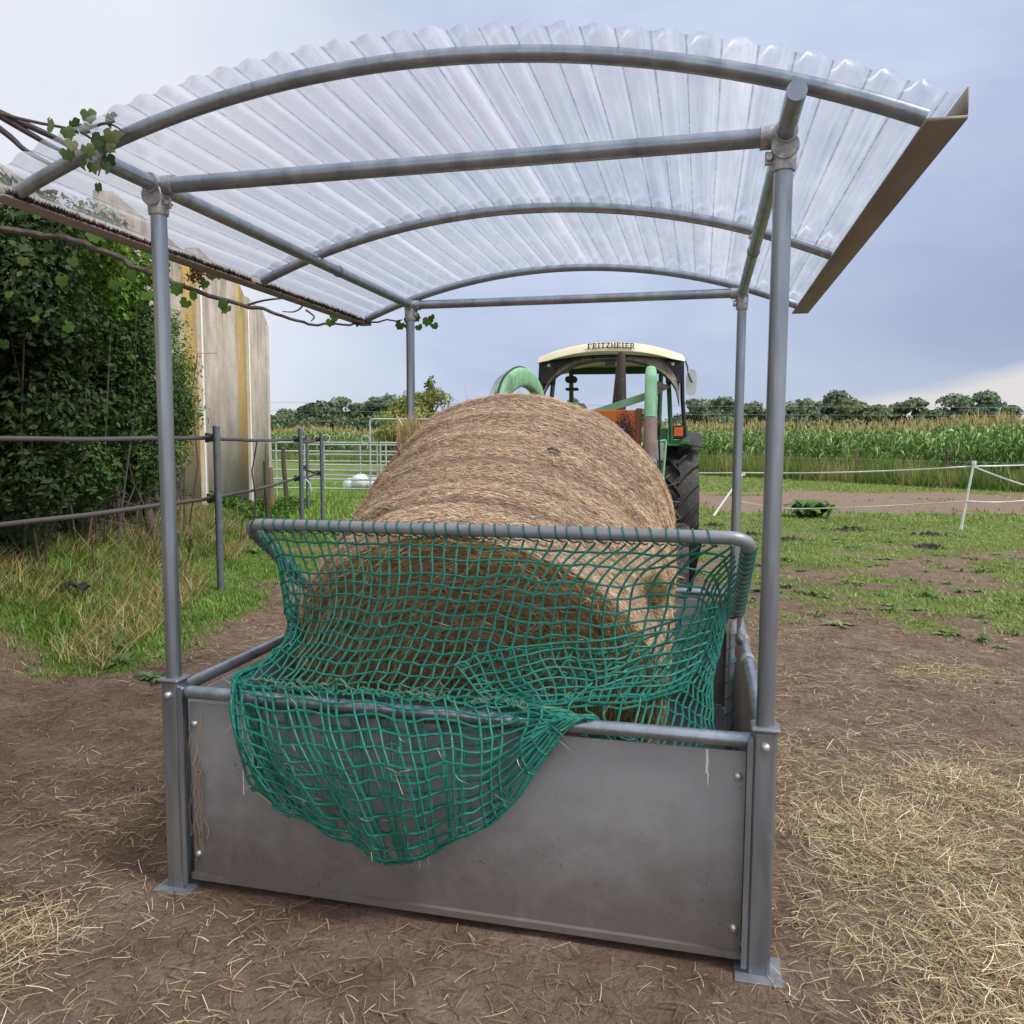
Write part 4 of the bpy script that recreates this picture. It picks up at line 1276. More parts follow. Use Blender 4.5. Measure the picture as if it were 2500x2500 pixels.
# cab floor, posts, scuttle
g = G(); g.box((-.50, -1.30, .95), (.50, -1.10, 1.52), None, .03); g.box((-.48, -1.2, .90), (.48, .5, .96), None, .01); g.build('scuttle', GREEN, tr)
for sx in (-1, 1):
    g = G(); g.tube([(sx * .63, -1.02, 1.62), (sx * .60, -1.02, 2.10), (sx * .57, -1.0, 2.43)], .024, 8, squash=(1, 1.4)); g.build('cab_post', DARKG, tr)
    g = G(); g.tube([(sx * .52, .42, 1.5), (sx * .54, .45, 2.48)], .028, 8); g.build('cab_post', DARKG, tr)
    g = G(); g.tube([(sx * .775, -.90, 1.66), (sx * .735, -.98, 2.05), (sx * .72, -1.0, 2.44)], .022, 8, squash=(1, 1.6)); g.build('door_edge', BLK, tr)
    # fender
    g = G(); 
    A = [(sx * .34, .9 * math.cos(t) * 1.0, .80 + .9 * math.sin(t)) for t in np.linspace(math.radians(20), math.radians(122), 14)]
    B = [(sx * .80, p[1], p[2]) for p in A]
    A = [(p[0], p[1] * 1.0, p[2]) for p in A]
    g.strip(A, B, (0, 0, .015)); 
    g.box((min(sx * .38, sx * .82), -.93, 1.585), (max(sx * .38, sx * .82), -.55, 1.625), None, .006)
    g.box((min(sx * .38, sx * .60), -.90, 1.625), (max(sx * .38, sx * .60), -.60, 1.75), None, .01)
    fen = g.build('fender', GREEN, tr)
    g = G()
    A = [(sx * .76, .93 * math.cos(t), .82 + .93 * math.sin(t)) for t in np.linspace(math.radians(35), math.radians(124), 14)]
    B = [(sx * .985, p[1] * .985, p[2] - .05) for p in A]
    g.strip(A, B, (0, 0, .010)); g.build('mudguard', RUBBER, fen)
    # orange front lamp
    g = G(); g.box((sx * .70 - .058, -1.0, 1.635), (sx * .70 + .058, -.90, 1.775), None, .012); li = g.build('lamp_housing', BLACKP, tr)
    g = G(); g.box((sx * .70 - .045, -1.010, 1.665), (sx * .70 + .045, -.998, 1.755), None, .004); g.build('indicator_lens', worn('orange_lens', (.60, .10, .01, 1), (.75, .16, .02, 1), 30, (.1, .2)), li)
    # side door lower frame with glass
    g = G(); g.tube([(sx * .57, -1.30, 1.62), (sx * .535, -1.36, 1.05)], .013, 8); g.tube([(sx * .40, -1.32, 1.60), (sx * .57, -1.30, 1.62)], .013, 8); df_ = g.build('door_frame', MINT, tr)
    g = G(); g.box((min(sx * .36, sx * .55), -1.335, 1.05), (max(sx * .36, sx * .55), -1.325, 1.60)); g.build('door_glass', GLASS, df_)
    # step bracket
    g = G(); g.box((min(sx * .44, sx * .78), -2.05, .80), (max(sx * .44, sx * .78), -1.82, .83), None, .004); g.build('step', GREYM, tr)
# roof
g = G()
ny = 15; xs = np.linspace(-.745, .745, 25)
def rooftop(x, e=0): return 2.615 - .13 * (abs(x) / .745) ** 2.2 + e
def roofbot(x): return 2.485 - .075 * (abs(x) / .745) ** 2
rows_ = []
for (yy_, e, ins) in ((-1.16, -.115, .0), (-1.19, -.075, .0), (-1.16, -.03, .012), (-1.08, .0, .03), (-.4, .02, .03), (.42, .0, .03), (.50, -.03, .012), (.53, -.10, .0)):
    rows_.append([(x * (1 - ins), yy_ + .05 * (abs(x) / .745) ** 2 * (1 if yy_ < -.5 else -1), max(rooftop(x, e) - (0.02 if ins == 0 else 0), roofbot(x) + .0)) for x in xs])
rows_.append([(x, .51 - .05 * (abs(x) / .745) ** 2, roofbot(x) - .0) for x in xs])
rows_.append([(x * .98, .45, roofbot(x) + .03) for x in xs])
rows_.append([(x * .98, -1.10, roofbot(x) + .03) for x in xs])
rows_.append([(x, -1.145 + .05 * (abs(x) / .745) ** 2, roofbot(x)) for x in xs])
v = [p for r_ in rows_ for p in r_]; nR = len(rows_); nX = len(xs); f = []
for i in range(nR):
    k = (i + 1) % nR
    for j in range(nX - 1): f.append((i * nX + j, i * nX + j + 1, k * nX + j + 1, k * nX + j))
f += [tuple(i * nX for i in range(nR))[::-1], tuple(i * nX + nX - 1 for i in range(nR))]
g.add(v, f); roof = g.build('cab_roof', CREAM, tr, True, 50)
# lettering in slab-serif strokes on the front edge of the roof
LET = {
 'F': [(.18, 0, .40, 1), (.04, .0, .54, .17), (.04, .83, .90, 1), (.78, .66, .90, 1), (.40, .45, .70, .55)],
 'R': [(.16, 0, .38, 1), (.03, 0, .52, .17), (.03, .83, .70, 1), (.66, .54, .88, .96), (.38, .44, .72, .54), 'leg'],
 'I': [(.22, 0, .44, 1), (.06, 0, .60, .17), (.06, .83, .60, 1)],
 'T': [(.36, 0, .60, 1), (.20, 0, .76, .17), (.04, .83, .92, 1), (.04, .68, .14, .95), (.82, .68, .92, .95)],
 'Z': [(.06, .83, .90, 1), (.06, 0, .90, .17), (.06, .70, .16, 1), (.80, 0, .90, .30), 'diag'],
 'M': [(.10, 0, .22, 1), (.78, 0, 1.0, 1), (.0, 0, .34, .17), (.68, 0, 1.1, .17), (.0, .90, .34, 1), (.76, .90, 1.1, 1), 'vee'],
 'E': [(.16, 0, .38, 1), (.03, 0, .90, .17), (.03, .83, .90, 1), (.38, .45, .66, .55), (.78, 0, .90, .30), (.78, .70, .90, 1), (.60, .36, .68, .64)],
}
WDT = {'F': .98, 'R': 1.02, 'I': .68, 'T': .98, 'Z': .98, 'M': 1.14, 'E': .98}
g = G(); word = 'FRITZMEIER'; hgt = .054; sc = .0505
tot = sum(WDT[c] for c in word) * sc; x0 = -tot / 2 + .01
INKM = mat('black_lettering', (.02, .025, .022), .6)[0]
lets = []
for ch in word:
    g = G()
    def quad(pts):
        vv = []
        for (px_, pz_) in pts:
            X = x0 + px_ * sc
            Z = 2.545 + pz_ * hgt - .13 * (abs(X) / .745) ** 2.2
            Y = -1.1945 + .05 * (abs(X) / .745) ** 2 + (.012 * max(0, (pz_ - .5)))
            vv.append((X, Y, Z))
        n_ = len(vv); vv += [(x, y + .005, z) for x, y, z in vv]
        g.add(vv, [tuple(range(n_)), tuple(range(2 * n_ - 1, n_ - 1, -1))] + [(i, i + n_, (i + 1) % n_ + n_, (i + 1) % n_) for i in range(n_)])
    for st in LET[ch]:
        if st == 'leg': quad([(.44, .50), (.62, .50), (.98, 0), (.74, 0)])
        elif st == 'diag': quad([(.60, .92), (.86, .92), (.34, .08), (.08, .08)])
        elif st == 'vee': quad([(.16, 1), (.36, 1), (.58, .25), (.48, .0)]); quad([(.48, .0), (.58, .25), (.84, 1), (.74, 1)])
        else: a, b_, c, d = st; quad([(a, b_), (c, b_), (c, d), (a, d)])
    g.build('letter', INKM, roof, False)
    x0 += WDT[ch] * sc
# black windscreen cowl with arched opening
def archz(x): 
    t = min(1, abs(x - .0) / .70)
    return 1.99 + .465 * math.sqrt(max(0, 1 - t ** 2.3))
xs2 = np.linspace(-.70, .70, 41)
g = G(); yc = -1.04
g.strip([(x, yc, roofbot(x) + .01) for x in xs2], [(x, yc, max(archz(x), 2.06 if x < 0 else 2.14)) for x in xs2], (0, .02, 0))
cow = g.build('windscreen_cowl', BLK, tr)
g = G()
g.strip([(x, yc - .10 + .0 * x, archz(x) - .012) for x in xs2], [(x, yc - .012, archz(x) + (.045 if x < .1 else .045 + .10 * min(1, (x - .1) / .3))) for x in xs2], (0, .012, .004))
g.strip([(x, yc - .10, archz(x) - .012) for x in xs2], [(x, yc + .01, archz(x) - .030) for x in xs2], (0, .010, 0))
g.build('canvas_hood', TAR, cow, True, 60)
for sx in (-1, 1):
    g = G(); g.box((min(sx * .56, sx * .72), -1.075, 2.20), (max(sx * .56, sx * .72), -1.045, 2.43), None, .008); bp_ = g.build('corner_plate', BLK, tr)
    g = G(); g.lathe([(.014, -1.082), (.018, -1.078), (.018, -1.07)], 14, Matrix.Translation((sx * .63, 0, 2.39)), 'y'); g.build('bolt', WHITEP, bp_)
g = G(); g.prism([(.62, 2.16), (.48, 2.22), (.36, 2.02), (.44, 1.98), (.50, 2.10)], yc - .05, yc - .035); g.build('torn_canvas', TAR, cow)
g = G(); g.tube([(-.16, -1.12, 2.475), (.16, -1.12, 2.475)], .016, 8); g.box((-.05, -1.10, 2.38), (.05, -1.06, 2.44)); g.build('wiper_motor', BLACKP, cow)
# rear header and window frame
g = G(); g.box((-.56, .40, 2.42), (.56, .46, 2.50), None, .01); g.build('rear_header', DARKG, tr)
g = G(); g.box((-.55, .42, 1.42), (.55, .46, 1.50), None, .01); g.build('rear_sill', DARKG, tr)
# mirror
g = G(); g.tube([(.755, -1.02, 2.42), (.775, -1.06, 2.36), (.78, -1.08, 2.30), (.81, -1.10, 2.22), (.825, -1.10, 2.20)], .008, 8)
mr = g.build('mirror_arm', BLACKP, tr)
g = G()
ol = []
for t in np.linspace(0, 2 * math.pi, 28, endpoint=False):
    cx_, cz_ = math.cos(t), math.sin(t)
    ol.append((.815 + .052 * np.sign(cx_) * abs(cx_) ** .6, 2.205 + .130 * np.sign(cz_) * abs(cz_) ** .6))
g.prism(ol, -1.085, -1.065); mh = g.build('mirror', mat('mirror_shell', (.50, .54, .55, 1), .25)[0], tr)
# work lamps, left inside; seat; steering wheel
g = G(); g.box((-.50, -.70, 2.24), (-.37, -.60, 2.31), None, .02); g.tube([(-.43, -.6, 2.26), (-.43, -.55, 2.44)], .01, 6); g.box((-.50, -.64, 2.16), (-.36, -.54, 2.19), None, .008); g.build('work_lamp', BLACKP, tr)
g = G(); g.box((-.24, -.20, 1.20), (.24, .26, 1.30), None, .03); g.box((-.22, .22, 1.28), (.22, .32, 1.66), None, .03); g.build('seat', BLK, tr)
g = G(); th = np.linspace(0, 2 * math.pi, 25)
g.tube([(.20 * math.cos(t), -.72 + .09 * math.sin(t), 1.62 + .18 * math.sin(t) * .6) for t in th], .013, 8, False); g.tube([(0, -.72, 1.62), (0, -1.05, 1.40)], .018, 8); g.build('steering_wheel', BLACKP, tr)
g = G(); g.tube([(.46, -1.30, 1.60), (.50, -1.28, 1.72), (.47, -1.25, 1.93)], .012, 8); g.lathe([(.01, .0), (.035, .01), (.035, .045), (.01, .055)], 12, Matrix.Translation((.46, -1.26, 1.90)), 'z'); g.build('breather', BLACKP, tr)
g = G()
for k in range(4):
    zz0 = 1.62 + k * .04
    g.tube([(.34 + .03 * k, -1.5, 1.55), (.44 + .02 * k, -1.56, 1.72 + .02 * k), (.50, -1.4, 1.66), (.52, -1.35, 1.30)], .009, 6)
g.build('hydraulic_hose', BLACKP, tr)
# exhaust stack
g = G(); g.tube([(.135, -2.55, 1.35), (.135, -2.55, 1.75), (.15, -2.55, 1.95), (.155, -2.55, 2.15), (.16, -2.55, 2.30), (.16, -2.54, 2.345)], [.055, .062, .058, .045, .033, .030], 14, cap=False)
ex = g.build('exhaust_stack', worn('rusty_exhaust', (.022, .016, .014, 1), (.075, .055, .045, 1), 10, (.7, .9), 0, (1, 1, .15), .5, third=(.16, .12, .10, 1), third_t=(.6, .7)), tr)
# loader: swan-neck arms
def tl(yw, off_):   # world distance -> local y
    return (yw - 9.3) / .986
apath = [(4.62, 1.05), (4.60, 1.35), (4.64, 1.66), (4.82, 1.88), (5.15, 1.99), (5.6, 2.055), (6.1, 2.055), (6.55, 1.97), (6.85, 1.78), (7.1, 1.52), (7.45, 1.32)]
ap = np.array([(tl(y_, 0), z_) for y_, z_ in apath])
tt = np.linspace(0, len(ap) - 1, 60); aps = catmull(ap, tt)


def arm(xo, i0, i1, mtl, hh=.068, hw=.037, parent=None, name='loader_arm'):
    pts = aps[i0:i1]; n_ = len(pts)
    tg = np.gradient(pts, axis=0); tg = norm(tg); nn = np.stack([-tg[:, 1], tg[:, 0]], 1)
    sec = []
    nsec = 16
    for i in range(n_):
        for a in np.linspace(0, 2 * math.pi, nsec, endpoint=False):
            ca, sa = math.cos(a), math.sin(a)
            u_ = np.sign(ca) * abs(ca) ** .55 * hw; w_ = np.sign(sa) * abs(sa) ** .55 * hh
            sec.append((xo + u_, pts[i, 0] + nn[i, 0] * w_, pts[i, 1] + nn[i, 1] * w_))
    f = []
    for i in range(n_ - 1):
        for j in range(nsec):
            k = (j + 1) % nsec; f.append((i * nsec + j, i * nsec + k, (i + 1) * nsec + k, (i + 1) * nsec + j))
    f += [tuple(range(nsec)), tuple((n_ - 1) * nsec + j for j in range(nsec))]
    g = G(); g.add(sec, f)
    return g.build(name, mtl, parent or tr, True, 50)


for xo in (-.50, .40):
    a1 = arm(xo, 13, 60, MINT); a2 = arm(xo, 0, 14, MINTW, .070, .039, a1, 'worn_arm_end')
    # hydraulic pipe along the outer face
    pts = aps[10:50]; tg = norm(np.gradient(pts, axis=0)); nn = np.stack([-tg[:, 1], tg[:, 0]], 1)
    for s_, mt_ in ((.048, ZINC), (.070, BLACKP)):
        if xo > 0: continue
        g = G(); g.tube([(xo - .047 if s_ < .05 else xo + .0, p[0] + n_[0] * s_ * (-1 if nn[20][1] < 0 else 1), p[1] + n_[1] * s_ * (-1 if nn[20][1] < 0 else 1)) for p, n_ in zip(pts, nn)], .0075, 7); g.build('hydraulic_pipe', mt_, a1)
    g = G(); g.box((xo - .05, -2.35, .62), (xo + .05, -1.85, 1.42), None, .01); g.box((min(xo, 0), -2.2, .66), (max(xo, 0), -2.0, .80), None, .01); g.build('loader_bracket', MINT, tr)
    g = G(); g.tube([(xo, -2.2, .85), (xo, -3.3, 1.35), (xo, -3.5, 1.50)], [.04, .04, .022], 12); g.build('hydraulic_cylinder', GREYM, tr)
# linkage pin on the right arm end
g = G(); g.tube([(.36, -4.82, 1.42), (.36, -4.90, 1.47), (.43, -4.92, 1.50)], [.020, .026, .016], 10); g.build('pin', ZINC, tr)
# brace and orange headboard
g = G(); g.prism([(-.02, 1.73), (.37, 1.855), (.37, 1.90), (-.02, 1.775)], -4.46, -4.41); g.build('cross_brace', MINT, tr)
g = G()
g.box((-.46, -4.60, 1.15), (.315, -4.575, 1.79), None, .003)
for x_ in (-.30, -.05, .06):
    g.box((x_, -4.606, 1.16), (x_ + .006, -4.6, 1.785))
hb_ = g.build('headboard', ORANGE, tr)
g = G(); g.box((.315, -4.62, 1.10), (.350, -4.56, 1.80), None, .005); g.build('headboard_edge', worn('rusty_edge', (.25, .10, .06, 1), (.38, .17, .10, 1), 14, (.6, .8)), hb_)
g = G(); g.box((-.48, -4.64, 1.02), (.42, -4.54, 1.12), None, .01)
for x_ in (-.2, .15): g.tube([(x_, -4.6, 1.07), (x_, -5.2, .85)], [.02, .006], 8)
g.build('bale_spike', GREYM, tr)
# ------------------------------------------------------------------ concrete wall of upright panels
wall = empty('concrete_wall', (0, 0, 0))
tag(wall, 'tall weathered concrete wall with ochre lichen streaks behind the shrubs', 'wall')


def concrete_mat():
    mt, nt, b = mat('weathered_concrete', None, .9, 0, .2)
    t = nt.nodes.new('ShaderNodeTexCoord').outputs['Object']
    s = nt.nodes.new('ShaderNodeSeparateXYZ'); nt.links.new(t, s.inputs[0])
    base = ramp(nt, noise(nt, t, 1.6, 8, .65), [(.3, (.33, .285, .235, 1)), (.55, (.44, .39, .33, 1)), (.75, (.54, .49, .42, 1))])
    sv = nt.nodes.new('ShaderNodeVectorMath'); sv.operation = 'DOT_PRODUCT'; nt.links.new(t, sv.inputs[0]); sv.inputs[1].default_value = (WD[0] / PW, WD[1] / PW, 0)
    f_ = math_node(nt, 'SUBTRACT', sv.outputs['Value'], float(W0 @ WD) / PW)
    f_ = math_node(nt, 'FRACT', math_node(nt, 'ADD', f_, 20.0))
    edge_n = math_node(nt, 'MULTIPLY', math_node(nt, 'SUBTRACT', noise(nt, mapping(nt, t, (2, 2, .35)), 3.0, 6, .6), .5), .22)
    f_ = math_node(nt, 'ADD', f_, edge_n)
    band = math_node(nt, 'SUBTRACT', 1.0, math_node(nt, 'MULTIPLY', math_node(nt, 'ABSOLUTE', math_node(nt, 'SUBTRACT', f_, .84)), 6.5), True)
    zfade = math_node(nt, 'MULTIPLY', math_node(nt, 'SUBTRACT', s.outputs[2], .2), .75, True)
    of = math_node(nt, 'MULTIPLY', math_node(nt, 'MULTIPLY', band, 1.6, True), zfade)
    of = math_node(nt, 'MULTIPLY', of, ramp(nt, noise(nt, t, 5, 6, .7), [(.30, (.35,) * 3 + (1,)), (.55, (1, 1, 1, 1))]))
    base = mix(nt, math_node(nt, 'MULTIPLY', of, .95), base, (.46, .29, .05, 1))
    grn = ramp(nt, noise(nt, mapping(nt, t, (.8, .8, .15), (7, 3, 0)), 1.6, 5, .6), [(.48, (0, 0, 0, 1)), (.66, (.55,) * 3 + (1,))])
    base = mix(nt, grn, base, (.22, .20, .12, 1))
    blk = noise(nt, mapping(nt, t, (1, 1.1, .30), (4, 2, 0)), 2.4, 7, .65)
    topm = math_node(nt, 'MULTIPLY', math_node(nt, 'SUBTRACT', s.outputs[2], 2.6), .6, True)
    bf = math_node(nt, 'MULTIPLY', ramp(nt, blk, [(.46, (0, 0, 0, 1)), (.62, (1, 1, 1, 1))]), topm)
    base = mix(nt, math_node(nt, 'MULTIPLY', bf, .55), base, (.085, .075, .06, 1))
    fine = noise(nt, t, 26, 6, .75)
    base = mix(nt, ramp(nt, fine, [(.35, (.35,) * 3 + (1,)), (.5, (0, 0, 0, 1))]), base, (.12, .105, .085, 1))
    nt.links.new(base, b.inputs['Base Color'])
    bp = nt.nodes.new('ShaderNodeBump'); bp.inputs['Strength'].default_value = .4; bp.inputs['Distance'].default_value = .01
    nt.links.new(fine, bp.inputs['Height']); nt.links.new(bp.outputs[0], b.inputs['Normal'])
    return mt


PW = 3.80
CONC = concrete_mat()
WHITEJ = worn('joint_mastic', (.52, .51, .49, 1), (.68, .67, .65, 1), 12, (.6, .8))
PW = 3.80; PHT = 4.72


def wall_pt(s_, off_=0.0, z=0.0):
    return np.array([W0[0] + WD[0] * s_ - WN[0] * off_, W0[1] + WD[1] * s_ - WN[1] * off_, z])


tops = {-3: 3.9, -2: 3.9, -1: 4.0, 0: 4.55, 1: 4.78, 2: 4.66}
for k in range(-3, 3):
    s0 = k * PW + .02; s1 = (k + 1) * PW - .02
    if k == 2: s1 = 2 * PW + 2.36
    dzp = tops[k]
    g = G()
    # chamfered top corner at the far side of each panel
    ol = [(s0, -.3), (s1, -.3), (s1, dzp - .22), (s1 - .55, dzp - .02), (s0 + .05, dzp)]
    n_ = len(ol)
    v = [wall_pt(a, 0, z) for a, z in ol] + [wall_pt(a, .22, z) for a, z in ol]
    g.add(v, [tuple(range(n_)), tuple(range(2 * n_ - 1, n_ - 1, -1))] + [(i, i + n_, (i + 1) % n_ + n_, (i + 1) % n_) for i in range(n_)])
    # raised rib along both edges
    for e0 in (s0, s1 - .16):
        v = [wall_pt(e0 + a_, -o_, z) for z in (-.3, dzp - .3) for (a_, o_) in ((0, .0), (.02, .035), (.14, .035), (.16, .0))]
        g.add(v, [(0, 1, 5, 4), (1, 2, 6, 5), (2, 3, 7, 6), (4, 5, 6, 7)])
    pw_ = g.build('wall_panel', CONC, wall, False)
    if k < 2:
        g = G(); v = [wall_pt(s1 + a_, -o_, z) for z in (-.3, dzp - .35) for (a_, o_) in ((-.02, .0), (-.02, .045), (.06, .045), (.06, .0))]
        g.add(v, [(0, 1, 5, 4), (1, 2, 6, 5), (2, 3, 7, 6), (4, 5, 6, 7)]); g.build('joint', WHITEJ, pw_, False)
g = G(); v = [wall_pt(PW * 2 + 2.36, o_, z) for z in (-.3, 4.2) for o_ in (-.01, .05)]
e_ = [np.array(p) + np.array([WD[0], WD[1], 0]) * .03 for p in v]
g.add(v + e_, [(0, 1, 3, 2), (4, 6, 7, 5), (0, 2, 6, 4), (1, 5, 7, 3), (2, 3, 7, 6)]); g.build('joint', WHITEJ, wall, False)

# ------------------------------------------------------------------ grey electric fence with dark tape
FENCEP = worn('grey_fence_post', (.10, .115, .135, 1), (.15, .165, .19, 1), 12, (.4, .6), .1)
TAPE = worn('dark_tape', (.055, .045, .045, 1), (.11, .095, .095, 1), 90, (.6, .8), 0, (1, 1, 8), .3)
ef = empty('electric_fence', (-3.07, 8.31, 0))
tag(ef, 'fence of grey tube posts and two dark tapes in front of the wall', 'fence')
fo = np.array([-3.07, 8.31, 0])
fps = [(-4.35, 2.9, 1.72), (-3.07, 8.31, 1.745), (-3.40, 12.85, 1.80), (-3.60, 15.1, 1.745), (-4.62, 18.0, 1.745)]
for (x, y, h) in fps:
    g = G(); g.tube([np.array([x, y, -.1]) - fo, np.array([x, y, h]) - fo], .0365, 16); g.tube([np.array([x, y, h]) - fo, np.array([x, y, h + .008]) - fo], [.039, .034], 16)
    po = g.build('fence_post', FENCEP, ef)
    for z in (1.63, 1.0):
        g = G(); c_ = np.array([x - .045, y - .02, z]) - fo
        g.tube([c_ + [.01, 0, 0], c_ + [-.015, 0, 0], c_ + [-.02, 0, 0], c_ + [-.05, 0, 0]], [.044, .044, .030, .042], 10)
        g.box(tuple(c_ + [-.06, -.03, -.05]), tuple(c_ + [-.03, .03, .05]), None, .004)
        g.build('insulator', BLACKP, po)
for z in (1.63, 1.0):
    pts_ = [(-5.6, -2.0), (-4.35, 2.9), (-3.07, 8.31), (-3.40, 12.85), (-3.60, 15.1), (-4.62, 18.0)]
    for i in range(5):
        p, q = pts_[i], pts_[i + 1]
        n_ = 18; A = []; B = []
        for t in np.linspace(0, 1, n_):
            x = p[0] + (q[0] - p[0]) * t - .09; y = p[1] + (q[1] - p[1]) * t - .02
            zz0 = z - .025 * 4 * t * (1 - t) + .003 * math.sin(t * 23 + i)
            if i == 3 and z > 1.2: zz0 -= .02
            tw = .006 * math.sin(t * 9 + i)
            A.append(np.array([x - tw, y, zz0 + .020]) - fo); B.append(np.array([x + tw, y, zz0 - .020]) - fo)
        g = G(); g.strip(A, B, (.0022, .0, .0)); g.build('tape', TAPE, ef, False)
# white cord hanging off the third post
g = G(); g.tube([np.array(p) - fo for p in ((-3.33, 12.82, 1.0), (-3.25, 12.8, .92), (-3.22, 12.8, .80), (-3.30, 12.82, .74))], .008, 6); g.build('cord', WHITEP, ef)
g = G(); g.tube([np.array(p) - fo for p in ((-3.56, 15.05, 1.70), (-3.49, 15.05, 1.73), (-3.43, 15.05, 1.68), (-3.45, 15.05, 1.60), (-3.52, 15.05, 1.58))], .008, 6); g.build('cord', WHITEP, ef)

# ------------------------------------------------------------------ old wooden posts near the wall
WOOD = worn('old_wood', (.05, .038, .03, 1), (.12, .09, .07, 1), 14, (.8, .95), 0, (1, 1, .15), .6)
WOODR = worn('reddish_wood', (.14, .085, .06, 1), (.24, .15, .11, 1), 14, (.8, .95), 0, (1, 1, .15), .6)


def wood_post(name, base, top, r, mtl, label, cat='post', group=None):
    base = np.array(base, float); top = np.array(top, float)
    g = G(); g.tube([base - base, (top - base) * .33 + rng.normal(0, r * .1, 3), (top - base) * .66 + rng.normal(0, r * .12, 3), top - base, top - base + (top - base) * .012], [r * 1.05, r, r * .96, r * .9, r * .55], 9)
    o = g.build(name, mtl, None, True, 30); o.location = tuple(base)
    tag(o, label, cat, group); return o


wood_post('wooden_post', (-4.18, 9.35, .1), (-4.45, 9.5, 1.32), .060, WOOD, 'dark leaning wooden post in the dry grass under the shrubs')
wood_post('wooden_post', (-3.75, 12.2, .0), (-3.78, 12.2, 1.28), .030, WOOD, 'thin dark stake just right of the nearest grey fence post')
wood_post('wooden_post', (-5.30, 17.5, -.05), (-5.33, 17.5, 1.02), .085, WOODR, 'stout reddish brown wooden post at the far corner of the wall')
wood_post('wooden_post', (-5.75, 20.3, -.05), (-5.82, 20.3, 1.42), .06, WOOD, 'slim brown wooden post between the wall corner and the pen panels')
wood_post('garden_stake', (-5.0, 16.0, .0), (-4.93, 16.0, 1.52), .012, WOOD, 'tall thin stick standing upright against the far end of the wall', 'stick')

# ------------------------------------------------------------------ galvanised pen panels
PENM = worn('pen_steel', (.38, .42, .43, 1), (.55, .59, .59, 1), 10, (.35, .5), .35, (1, 1, 1), .1)


def pen_panel(p, q, zs, label, ztop, posts=(0, 1), frame=None, mids=()):
    p = np.array([p[0], p[1], 0.0]); q = np.array([q[0], q[1], 0.0])
    rt_ = empty('pen_panel', tuple(p)); tag(rt_, label, 'gate panel', 'galvanised pen panels behind the bale')
    d = q - p
    for z in zs:
        g = G(); g.tube([d * .0 + [0, 0, z], d + [0, 0, z]], .024, 8, squash=(1, 1)); g.build('rail', PENM, rt_)
    for t in posts:
        g = G(); g.tube([d * t + [0, 0, .02], d * t + [0, 0, ztop]], .024, 8); g.build('upright', PENM, rt_)
    for t in mids:
        g = G(); g.tube([d * t + [0, 0, zs[0]], d * t + [0, 0, zs[-1]]], .016, 8); g.build('upright', PENM, rt_)
    if frame:
        a, b_, zf = frame
        pa = d * a; pb = d * b_
        g = G(); g.tube(round_path([pa + [0, 0, .05], pa + [0, 0, zf], pb + [0, 0, zf], pb + [0, 0, .05]], .10), .024, 8); g.build('door_frame', PENM, rt_)
    return rt_


ZS = [.30, .55, .80, 1.05, 1.32, 1.56]
pen_panel((-6.7, 22.2), (-3.64, 21.72), ZS, 'six-rail galvanised pen panel in front of the corn, left of the doorway frame', 1.60, (.0, .05, .99), None, (.50,))
pen_panel((-3.58, 21.7), (1.4, 21.9), ZS, 'galvanised pen panel with a tall arched doorway frame, half hidden behind the bale', 1.60, (0.0, .03, .60, .99), (-.055, .42, 2.20), (.30,))
pen_panel((-7.2, 27.2), (-.2, 26.0), [.45, .8, 1.15, 1.48], 'four-rail galvanised panel standing farther back near the corn', 1.5, (0.02, .30, .64, .72, .99))
g = G()
tt = np.linspace(0, 2 * math.pi, 20)
for (x, y, z, r_) in ((-3.98, 21.7, 1.64, .11), (-2.86, 21.65, 1.66, .09)):
    g = G(); g.tube([(x + r_ * math.cos(t), y - .03, z + r_ * math.sin(t)) for t in tt], .016, 6, False)
    g.tube([(x + .05, y - .03, z - .08), (x + .06, y - .03, z - .25)], .014, 6)
    tag(g.build('latch_loop', PENM, None), 'white looped rope end on top of the %s panel' % ('left pen' if x < -3 else 'doorway'), 'rope loop')
# white wrapped heap behind the panels
g = G()
for (dx, dz, r_) in ((-.42, .20, .28), (-.05, .28, .36), (.36, .22, .30), (.66, .12, .16)):
    th = np.linspace(0, math.pi, 9)
    g.lathe([(r_ * math.sin(t) * (1 + .05 * rng.normal()), dz - .05 + r_ * .8 * math.cos(t)) for t in th[1:-1][::-1]], 16, Matrix.Translation((dx, rng.normal(0, .05), 0)))
o_ = g.build('wrapped_heap', worn('white_film', (.48, .52, .55, 1), (.78, .80, .82, 1), 5, (.3, .5), 0, bump=.6, bscale=9, bdist=.05), None, True, 80)
o_.location = (-5.05, 26.9, .0); tag(o_, 'low heap wrapped in white film on the grass behind the pen panels', 'heap')

# ------------------------------------------------------------------ white tape fence on the right
wf = empty('tape_fence', (8.43, 14.7, 0)); tag(wf, 'temporary fence of slim white posts and white tape across the paddock', 'fence')
wo_ = np.array([8.43, 14.7, 0])
WP = [((8.35, 14.75, 0), (8.50, 14.7, 1.27)), ((4.47, 17.58, 0), (5.22, 18.0, .92)), ((13.5, 18.6, 0), (13.5, 18.6, 1.3)), ((1.6, 20.4, 0), (1.55, 20.4, 1.0))]
for b_, t_ in WP:
    b_, t_ = np.array(b_, float), np.array(t_, float)
    g = G(); g.tube([b_ - wo_ + [0, 0, -.02], b_ + (t_ - b_) * .12 - wo_, t_ - wo_], [.038, .022, .020], 8); g.tube([t_ - wo_ + [-.0, 0, -.05], t_ - wo_ + [0, 0, .02]], .040, 8); g.build('fence_post', WHITEP, wf)


